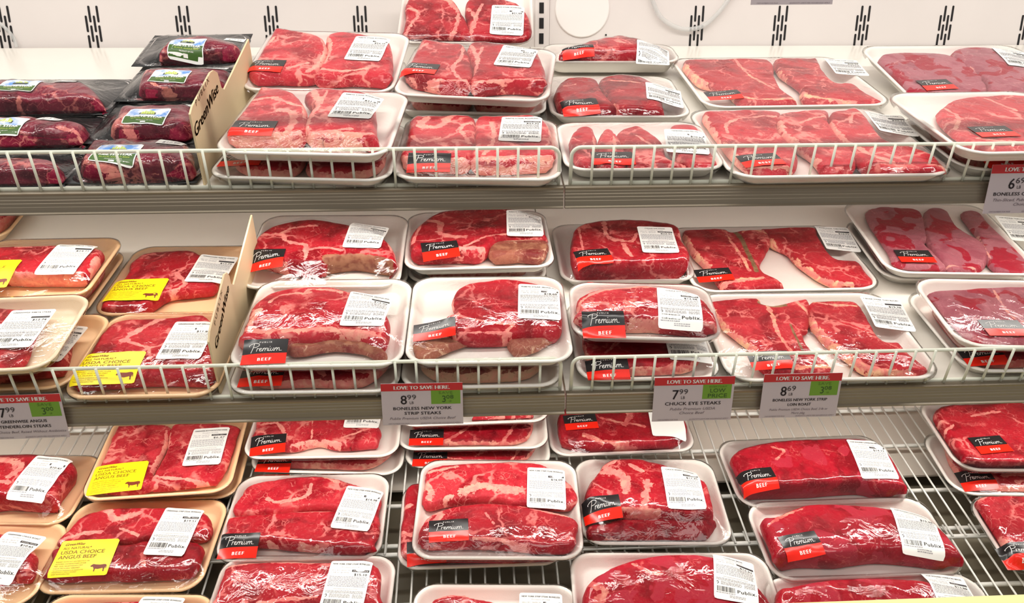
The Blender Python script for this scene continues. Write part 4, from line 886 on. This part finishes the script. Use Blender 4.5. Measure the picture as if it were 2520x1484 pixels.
package(pk, 'tan tray with a wide steak at the fence, left of the divider card', GT, 2, 18, (142, 980), (530, 972), q1(5, '900,680')[1], 't', [
    S(5, '380,1100 450,960 500,880 600,780 750,715 1000,705 1290,700 1320,1000 1310,1060 900,1060 540,1090', 24, 'red', [(7, '1000,710 850,790 760,850'), (3.5, '780,850 920,890 1040,860'), (3, '920,890 940,980 1020,1000'), (3, '920,890 820,960')])],
    [('Y', q1(5, '668,1012'), 2), ('P', q1(5, '1160,845'), -1, 'GREENWISE TOP SIRLOIN', '$11.82')])
# --- middle shelf, bone-in ribeyes
package(pk, 'bottom tray peeking out behind and under the back left bone-in ribeye', GM, 2, 18, (600, 717), (1003, 703), None, 'w', 'one:deep:17', [], dwant=192)
package(pk, 'back left bone-in ribeye on a white tray, right of the divider', GM, 2, 48, q1(6, '105,555'), q1(6, '1175,545'), q1(6, '640,80')[1], 'w', [
    S(6, '190,300 230,215 330,150 480,110 620,100 800,125 1000,180 1110,250 1165,350 1130,375 900,340 740,350 640,380 430,370 210,310', 32, 'red', [(5, '240,210 400,205 440,250 560,270 560,360'), (3.5, '400,200 480,160 640,150'), (3.5, '560,300 700,290 800,310'), (4, '1100,250 1160,350'), (3, '200,300 430,370')], sidefat=.2, bones=[(12, '700,350 760,352 900,346 1100,378')]) ],
    [('B', q1(6, '300,365'), 1), ('P', q1(6, '955,195'), -3, BI, '$24.15')], dwant=200, fit=True)
package(pk, 'lower tray beneath the front left bone-in ribeye, behind the fence', GM, 2, 18, (553, 968), (980, 962), None, 'w', 'one:red:19', [('B', q1(6, '275,1118'), 0)], dwant=188)
package(pk, 'front left bone-in ribeye with a curved rib bone and $15.06 label', GM, 2, 52, (553, 904), (990, 898), q1(6, '620,500')[1], 'w', [
    S(6, '108,850 120,760 200,655 330,580 480,545 680,535 820,560 1000,640 1100,720 1090,860 1040,880 850,840 600,850 450,860 250,880 115,880', 28, 'pink', [(4, '540,590 620,560 800,580'), (5, '200,740 260,700 200,790 260,830 480,820'), (6, '420,835 700,820 1000,850'), (7, '180,820 330,840'), (3, '330,640 420,600 600,580')]),
    S(6, '450,890 600,875 850,875 1000,900 1090,960 1050,1000 950,950 750,925 480,960', 15, 'bone', [(3, '450,890 850,878')], n='rib_bone', bones=[(9, '500,920 700,900 900,910 1040,960')])],
    [('B', q1(6, '295,972'), 2), ('P', q1(6, '960,680'), -3, BI, '$15.06')])
package(pk, 'lower tray just behind under the tilted back right bone-in ribeye', GM, 2, 18, (1000, 693), (1348, 690), None, 'w', 'one:deep:19', [], dwant=190)
package(pk, 'back right bone-in ribeye with a thick brown bone end, near the seam', GM, 2, 54, q1(6, '1200,436'), q1(6, '2195,412'), None, 'w', [
    S(6, '1240,280 1260,180 1380,80 1500,40 1900,30 2100,130 2165,190 2120,215 1850,215 1700,300 1560,300 1290,305', 28, 'red', [(7, '1350,110 1440,130 1440,200 1600,220'), (4, '1600,280 1800,205 2100,190'), (6, '1560,290 1720,290'), (3, '1260,260 1320,120')]),
    S(6, '1790,245 2130,235 2110,330 1950,325 1780,330', 21, 'bone', [(3, '1790,245 2130,235')], n='rib_bone', bones=[(14, '1800,290 1950,280 2100,280')])],
    [('B', q1(6, '1440,300'), 8), ('P', q1(6, '1990,125'), -3, BI, '$21.87')], dwant=180)
package(pk, 'lower tray beneath the front right bone-in ribeye, behind the fence end', GM, 2, 18, (983, 956), (1386, 948), None, 'w', 'one:bone:22', [], dwant=190)
package(pk, 'front right bone-in ribeye set to the right of its tray, $18.60 label', GM, 2, 52, q1(6, '1200,1045'), q1(6, '2320,1030'), q1(6, '1750,480')[1], 'w', [
    S(6, '1520,600 1600,525 1750,495 1920,490 2200,560 2230,700 2210,820 2000,840 1800,850 1560,850 1480,800 1480,730 1540,700', 25, 'red', [(4, '1520,600 1520,690 1620,750 1900,790'), (4, '1480,720 1540,740'), (4, '1920,780 1860,850'), (3, '1500,840 1900,840')]),
    S(6, '1265,895 1400,870 1560,860 1640,880 1500,930 1350,990 1285,990', 14, 'bone', [(2.5, '1270,900 1600,862')], n='rib_bone', bones=[(8, '1300,940 1400,910 1560,885')]),
    S(6, '1900,870 2050,860 2200,840 2080,920 1950,960 1890,920', 15, 'bone', [(4, '1960,880 2150,860')])],
    [('B', q1(6, '1402,828'), 2), ('P', q1(6, '2085,640'), -3, BI, '$18.60')])
# --- middle shelf, right of the seam
package(pk, 'very thick chuck eye piece on a white tray right of the seam, back row', GM, 2, 20, q1(7, '112,515'), q1(7, '1005,500'), q1(7, '500,135')[1], 'w', [
    S(7, '190,170 300,120 400,105 560,100 850,135 940,230 950,330 870,360 620,370 450,375 205,370', 40, 'red', [(6, '390,120 400,200 460,240'), (5, '470,240 570,250 600,200'), (6, '520,270 560,340'), (3, '220,150 260,340'), (4, '880,200 930,280')], sidefat=.15)],
    [('B', q1(7, '318,340'), 7), ('P', q1(7, '738,235'), -4, 'CHUCK EYE STEAK', '$23.31')])
package(pk, 'crumpled bottom tray under the marbled chuck eye, at the fence right of the seam', GM, 2, 18, (1424, 936), (1782, 930), None, 'w', 'one:deep:20', [('B', q1(7, '412,1080'), 0), ('P', q1(7, '925,900'), -3, 'CHUCK EYE STEAK', '$12.40')], dwant=180)
package(pk, 'marbled chuck eye steak tray stacked at the fence right of the seam', GM, 2, 58, q1(7, '180,870'), q1(7, '1175,895'), q1(7, '620,525')[1], 'w', [
    S(7, '175,680 220,610 350,555 550,535 700,535 1000,600 1100,700 1125,790 1000,770 750,740 560,740 215,735', 30, 'pink', [(3.5, '200,700 260,620 400,560 700,545'), (3, '560,740 750,740'), (3, '200,730 500,738')], sidefat=.25)],
    [('B', q1(7, '385,792'), 3), ('P', q1(7, '880,668'), -5, 'CHUCK EYE STEAK', '$13.98')])
package(pk, 'tray of two T-bone steaks at the back, right of the very thick piece', GM, 2, 18, (1712, 719), (2178, 710), q1(7, '1500,150')[1], 'w', [
    S(7, '905,185 960,155 1160,150 1220,180 1300,170 1420,165 1480,220 1450,290 1410,380 1430,440 1540,500 1530,540 1200,545 1080,420 960,300', 17, 'tbone', [(6, '910,200 1000,340 1080,410'), (3.5, '1190,210 1260,310 1340,440'), (6, '1150,530 1300,500 1420,490'), (3, '1290,190 1350,165 1470,200')], bones=[(6.5, '1170,165 1260,200 1330,330 1385,440'), (4, '1220,175 1290,165')]),
    S(8, '20,190 60,160 330,160 400,260 500,390 640,410 700,480 780,540 720,570 560,560 400,500 270,410 200,340 100,290 60,230', 17, 'tbone', [(6.5, '90,280 220,380 330,460 450,530 600,555'), (3, '60,185 110,190 330,200'), (4, '20,190 60,240')], bones=[(6, '80,168 200,160 330,165')])],
    [('B', q1(7, '1105,468'), 0), ('P', q1(8, '512,275'), -7, 'T-BONE STEAK THIN SLICED', '$16.75')], r=36)
package(pk, 'large tray of two T-bone steaks at the fence with $15.36 label', GM, 2, 18, (1795, 937), (2327, 930), q1(8, '250,615')[1], 'w', [
    S(0, '1751,738 1861,730 1876,745 1906,749 1960,735 1989,734 1993,769 1989,804 1977,816 2001,863 2040,890 2047,914 1958,914 1880,900 1849,851 1789,802 1755,764', 17, 'tbone', [(6, '1755,765 1790,805 1850,850 1875,885'), (4, '1865,735 1895,765 1915,820 1960,880'), (3.5, '1960,740 1990,770'), (6, '1960,905 2040,900')], bones=[(8, '1872,745 1900,752 1930,750'), (3, '1945,800 1975,862')]),
    S(8, '330,680 400,660 620,665 700,750 790,900 900,920 960,980 1080,1080 1060,1120 900,1125 700,1090 570,1000 490,950 400,860 340,770', 17, 'tbone', [(7, '340,770 440,900 560,980 680,1070 850,1110 1000,1120'), (3, '340,670 500,690 640,700')], bones=[(6, '350,662 620,660')])],
    [('B', q1(8, '92,1038'), 0), ('P', q1(8, '828,745'), -8, 'T-BONE STEAK THIN SLICED', '$15.36')], r=36)
package(pk, 'lower tray under the mauve sliced beef at the back right of the middle shelf', GM, 2, 18, (2176, 686), (2540, 690), None, 'w', 'one:deep:12', [], dwant=190, r=36)
package(pk, 'mauve thin-sliced beef in long slices at the back right of the middle shelf', GM, 2, 37, (2188, 671), (2580, 677), q1(8, '1100,55')[1], 'w', [
    S(8, '700,120 760,70 880,70 1040,100 1080,260 1070,300 1200,440 1140,450 900,430 830,330', 12, 'mauve', [(2, '1050,100 1090,290')]),
    S(8, '1070,90 1200,90 1280,200 1440,300 1460,400 1400,460 1220,450 1090,290', 14, 'mauve', [(2, '1200,440 1400,460')]),
    S(8, '1300,110 1500,100 1689,200 1750,470 1500,450 1400,250', 12, 'mauve', [(2, '1400,250 1480,400')])],
    [('B', q1(8, '1002,386'), -1), ('P', q1(8, '1670,215'), -8, 'TOP ROUND THIN SLICED', '$8.92')], r=36, dwant=225, fit=True)
package(pk, 'dark bottom tray at the right edge behind the middle fence', GM, 2, 18, q1(8, '1330,1112'), (2780, 909), None, 'w', 'one:deep:19', [('B', q1(8, '1430,1010'), 0)], dwant=190, r=36)
package(pk, 'mauve thin-sliced beef tray stacked at the right edge of the middle shelf', GM, 2, 52, q1(8, '1290,950'), (2780, 860), q1(8, '1300,538')[1], 'w', [
    S(8, '1040,640 1120,600 1400,580 1689,570 1800,600 1900,900 1689,920 1450,930 1350,890 1180,720', 13, 'mauve', [(2.5, '1500,600 1600,750 1689,800')])],
    [('B', q1(8, '1562,836'), 1)], r=36)
# --- bottom rack, left (tan trays)
package(pk, 'tan tray with a tall roast and crumpled price label at the left edge', GTB, 3, 22, (-230, 1290), (160, 1293), q1(9, '200,450')[1], 't', [
    S(9, '-220,440 0,425 190,420 440,445 500,500 400,640 340,730 0,720 -220,720', 42, 'red', [(9, '0,480 150,520 60,600'), (5, '-100,620 60,640')], dome=6)],
    [('P', q1(9, '270,595'), -5, 'GREENWISE BOTTOM ROUND', '$10.47')])
package(pk, 'tan tray in the bottom left corner, its white label curling', GTB, 3, 20, (-350, 1506), (72, 1492), q1(9, '100,945')[1], 't', [
    S(9, '-220,1000 100,1005 200,1080 240,1150 200,1270 30,1290 -220,1300', 26, 'red', [(4, '120,1060 230,1130')])],
    [('P', q1(9, '55,1150'), -8, 'GREENWISE CHUCK ROAST', '$10.65')])
package(pk, 'lower tan tray beneath the tan tray with a large yellow label', GTB, 3, 18, q1(9, '600,800'), q1(9, '1650,745'), None, 't', 'one:deep:14', [], dwant=185)
package(pk, 'upper tan tray with two bright round steaks and a yellow label, under the middle rail', GTB, 3, 40, q1(9, '540,775'), q1(9, '1600,705'), None, 't', [
    S(9, '690,500 720,400 760,265 850,240 1180,240 1150,380 1060,560 1040,670 720,690 650,610', 17, 'pink', [(3, '1160,280 1150,380 1100,470 1050,560')]),
    S(9, '1200,240 1400,222 1650,240 1650,310 1590,480 1520,600 1450,630 1060,670 1080,560 1160,400', 17, 'pink', [(4, '1060,600 1450,640'), (3, '1180,270 1170,400')])],
    [('Y', q1(9, '820,605'), 3), ('P', q1(9, '1440,390'), 0, 'GREENWISE BOTTOM ROUND STEAK', '$6.47')], dwant=185)
package(pk, 'tan tray with two deep red strip steaks and $19.51 label', GTB, 3, 18, (72, 1462), (490, 1454), q1(9, '900,770')[1], 't', [
    S(9, '400,1070 480,960 560,880 660,835 790,815 1120,810 1400,835 1460,900 1465,960 1400,1000 1030,1030 880,1050', 25, 'red', [(7, '760,835 800,900 960,860'), (5, '420,1050 560,1000 700,990'), (3, '830,960 960,1010')]),
    S(9, '260,1270 330,1180 400,1090 880,1065 1030,1040 1380,1055 1400,1180 1360,1230 1270,1265 860,1285 780,1280 300,1290', 23, 'deep', [(5, '990,1140 1000,1220'), (3, '1040,1060 1100,1150')])],
    [('Y', q1(9, '585,1165'), 2), ('P', q1(9, '1215,980'), -4, 'GREENWISE STRIP STEAK BONELESS', '$19.51')])
package(pk, 'tan tray at the bottom edge, mostly cut off by the frame', GTB, 3, 18, (10, 1672), (466, 1672), 1462, 't', [
    S(9, '240,1500 600,1470 1000,1460 1250,1480 1300,1700 200,1750', 22, 'red', [(5, '320,1490 500,1480')])],
    [('P', q1(9, '1050,1620'), -2, 'GREENWISE STRIP STEAK BONELESS', '$18.90')])
# --- bottom rack, centre
package(pk, 'lower tray under the bright sirloin tray below the middle rail', GB, 3, 18, q1(10, '415,565'), q1(10, '1490,592'), None, 'w', 'one:deep:20', [('B', q1(10, '610,505'), 0)], dwant=175)
package(pk, 'bright sirloin on a white tray directly below the middle shelf rail', GB, 3, 48, q1(10, '372,478'), q1(10, '1470,460'), None, 'w', [
    S(10, '450,260 500,150 700,100 1100,100 1330,230 1330,330 1300,360 1060,375 900,350 720,385 460,350', 21, 'pink', [(5, '520,240 630,230 690,320'), (2.2, '880,150 870,330'), (4, '720,380 900,350 1060,370'), (3, '1080,330 1300,260')])],
    [('B', q1(10, '565,375'), 6), ('P', q1(10, '1240,150'), -2, 'TOP SIRLOIN STEAK', '$13.30')], dwant=175)
package(pk, 'two overlapping strip steaks with a greenish faded brand label', GB, 3, 20, (520, 1384), (935, 1376), q1(10, '820,590')[1], 'w', [
    S(10, '320,840 380,720 450,650 700,600 950,595 1100,625 1330,710 1400,850 1370,940 1100,830 850,810 600,850', 22, 'pink', [(5, '860,660 830,740 640,780 560,760'), (4, '950,600 1060,640'), (5, '1370,850 1400,940')]),
    S(10, '215,970 300,880 600,850 1000,835 1330,920 1310,1060 1290,1110 900,1080 540,1050 220,1040', 24, 'red', [(4, '260,900 450,850 700,840 1000,840'), (4, '780,1070 900,1080'), (3, '560,1050 620,1060')], sidefat=.1)],
    [('B', q1(10, '362,1085'), 0), ('P', q1(10, '1190,822'), -9, 'NEW YORK STRIP STEAK BONELESS', '$14.38')])
package(pk, 'strip steak with $15.10 label at the bottom edge, left of the centre gap', GB, 3, 20, (482, 1575), (952, 1572), q1(10, '780,1155')[1], 'w', [
    S(10, '90,1450 130,1290 300,1210 500,1190 900,1190 1300,1200 1340,1400 1350,1650 60,1700', 26, 'red', [(4, '150,1300 400,1205 900,1200'), (4, '160,1440 200,1500'), (4, '500,1480 900,1440')])],
    [('P', q1(10, '1110,1365'), -3, 'NEW YORK STRIP STEAK BONELESS', '$15.10')])
package(pk, 'lowest tray of the three-high stack below the middle rail', GB, 3, 18, q1(11, '150,538'), q1(11, '1180,535'), None, 'w', 'one:deep:13', [('B', q1(11, '335,475'), 0)], dwant=172)
package(pk, 'middle tray of the three-high stack below the middle rail', GB, 3, 42, q1(11, '98,415'), q1(11, '1165,402'), None, 'w', 'one:deep:14', [('B', q1(11, '310,330'), 0)], dwant=172)
package(pk, 'top tray of the three-high stack, its steak half hidden by the rail', GB, 3, 72, q1(11, '100,252'), q1(11, '1175,213'), None, 'w', [
    S(11, '650,220 700,140 900,80 1020,120 1035,230', 22, 'pink', [(4, '700,230 850,170'), (4, '930,120 900,220')])], [], dwant=172)
package(pk, 'lower tray sticking out left under the two-strip-steak centre tray', GB, 3, 18, (975, 1402), (1388, 1388), q1(11, '700,640')[1], 'w', [S(11, '100,1100 110,850 170,680 300,640 900,650 1200,700 1230,1100 1000,1180 400,1180 200,1170', 22, 'red', [(5, '130,820 200,800'), (4, '120,980 200,1010')], lim=4)], [('B', q1(11, '310,1120'), 3)])
package(pk, 'centre two-strip-steak tray with $16.09 label stacked on another', GB, 3, 48, q1(11, '195,1175'), q1(11, '1415,1178'), q1(11, '800,488')[1], 'w', [
    S(11, '285,640 300,560 420,515 700,495 970,495 1150,520 1320,650 1340,790 960,790 780,750 480,770 290,790', 20, 'pink', [(8, '300,650 350,700 320,750'), (11, '560,710 700,670 960,700'), (4, '330,570 520,530'), (6, '440,760 480,740')]),
    S(11, '240,1030 280,920 400,830 700,780 960,795 1330,880 1370,1000 1320,1080 1100,1085 850,1060 640,1050 300,1055', 25, 'red', [(8, '300,900 400,840 380,910'), (3.5, '640,1030 830,1040 1000,1075'), (2.5, '720,850 780,930'), (4, '960,800 1300,880')])],
    [('B', q1(11, '465,975'), 4), ('P', q1(11, '1145,685'), -2, 'NEW YORK STRIP STEAK BONELESS', '$16.09')])
package(pk, 'strip steak tray at the bottom edge in the centre, only its back half showing', GB, 3, 20, (996, 1662), (1438, 1664), 1437, 'w', [
    S(11, '330,1480 440,1420 560,1415 650,1440 900,1480 1250,1510 1280,1700 300,1900 280,1650', 22, 'red', [(5, '400,1440 560,1420 900,1480 1200,1510'), (4, '340,1490 330,1600')])],
    [('P', q1(11, '1110,1590'), -1, 'NEW YORK STRIP STEAK BONELESS', '$14.92')])
# --- bottom rack, right
package(pk, 'lean beef with a plain white sticker, hanging under the seam on the bottom rack', GB, 3, 22, q1(12, '50,462'), q1(12, '1070,420'), None, 'w', [
    S(12, '110,290 110,150 300,60 900,60 1000,170 990,280 860,370 640,380 430,370 150,330', 30, 'deep', [(8, '560,240 600,150'), (6, '280,310 400,350 640,370'), (4, '400,200 700,250')])],
    [('B', q1(12, '252,222'), 2), ('W', q1(12, '850,200'), -5)], dwant=165)
package(pk, 'chuck roast with pale fat seams, label peeling up, right of the centre tray', GB, 3, 20, q1(12, '268,1075'), q1(12, '1335,1075'), q1(12, '700,480')[1], 'w', [
    S(12, '290,740 300,650 380,540 450,470 620,455 800,490 1100,600 1160,700 1180,830 1100,850 850,840 560,820 300,760', 40, 'red', [(11, '420,560 550,600 560,700'), (9, '720,640 690,800'), (5, '540,810 800,830'), (5, '380,540 500,480'), (6, '600,520 680,560')], dome=5),
    S(12, '300,930 430,900 560,880 850,870 1180,880 1170,950 1100,1000 800,1030 450,1030 310,1010', 24, 'deep', [(3, '430,1010 550,1020')], dome=4)],
    [('B', q1(12, '402,825'), 5), ('P', q1(12, '968,668'), -2, 'CHUCK ROAST BONELESS', '$17.35')])
package(pk, 'smooth roast at the bottom edge right of the centre gap', GB, 3, 22, (1420, 1600), (1960, 1600), q1(12, '900,1130')[1], 'w', [
    S(12, '300,1330 450,1220 650,1150 950,1115 1250,1155 1450,1300 1600,1484 1650,1750 290,1750 260,1500', 38, 'roast', [(9, '330,1340 420,1390 380,1460'), (4, '620,1200 720,1260 800,1280'), (5, '900,1120 1010,1130')], dome=6)],
    [('P', q1(12, '1330,1295'), -12, 'LONDON BROIL', '$15.62')])
package(pk, 'long smooth sirloin roast at the back right of the bottom rack', GB, 3, 22, (1826, 1252), (2252, 1232), 1082, 'w', [
    S(0, '1775,1150 1790,1115 1840,1092 1920,1078 2000,1074 2130,1074 2190,1110 2230,1180 2240,1200 2180,1190 2120,1178 2000,1186 1870,1190 1810,1195 1785,1180', 40, 'roast', [(3, '1900,1100 1930,1110 1910,1130')], dome=4)],
    [('B', (1867, 1176), 5), ('P', q1(13, '812,475'), -7, 'TOP ROUND LONDON BROIL', '$14.12')], r=34, dwant=145)
package(pk, 'long sirloin roast with a white shine line, middle of the right column', GB, 3, 22, (1905, 1432), (2388, 1412), q1(13, '600,785')[1], 'w', [
    S(13, '20,880 150,855 280,800 450,770 850,790 1100,850 1300,950 1450,1120 1460,1180 1250,1130 900,1100 600,1130 350,1130 150,1150 60,1050', 40, 'roast', [(4, '90,930 200,860 320,820')], dome=5)],
    [('B', q1(13, '320,1075'), 7), ('P', q1(13, '1130,970'), -13, 'TOP ROUND LONDON BROIL', '$15.44')], r=34, dwant=142)
package(pk, 'sirloin roast nearest the cream bumper at the bottom right', GB, 3, 20, (1930, 1600), (2500, 1582), 1412, 'w', [
    S(13, '150,1400 280,1340 600,1290 1100,1295 1300,1340 1500,1430 1640,1600 1640,1750 160,1750', 32, 'roast', [], dome=5)],
    [('P', q1(13, '1390,1420'), -9, 'TOP ROUND LONDON BROIL', '$13.88')], r=34)
package(pk, 'lower tray of lean beef at the right edge, under the shiny tilted one', GB, 3, 18, (2352, 1217), (2760, 1222), 1070, 'w', 'one:red:21', [('B', q1(13, '1545,622'), 3)], r=36)
package(pk, 'upper tray with crinkled shiny film at the right edge below the middle rail', GB, 3, 50, (2362, 1158), (2740, 1160), q1(13, '1500,80')[1], 'w', [
    S(13, '1190,220 1260,130 1350,95 1600,85 1900,90 2200,400 2000,500 1500,500 1400,440 1280,330', 27, 'red', [(5, '1220,200 1350,230'), (4, '1300,300 1380,240'), (4, '1500,180 1700,150')])],
    [('B', q1(13, '1635,380'), 7)], r=36)
package(pk, 'red beef tray cut by the right edge, at the front of the bottom rack', GB, 3, 20, (2490, 1408), (2900, 1410), 1224, 'w', [
    S(13, '1470,850 1560,740 1850,590 2000,600 2300,1150 1850,1180 1700,1050', 28, 'red', [(3, '1600,900 1750,1050'), (4, '1560,760 1840,620')])],
    [('B', q1(13, '1870,1130'), 0)], r=36)
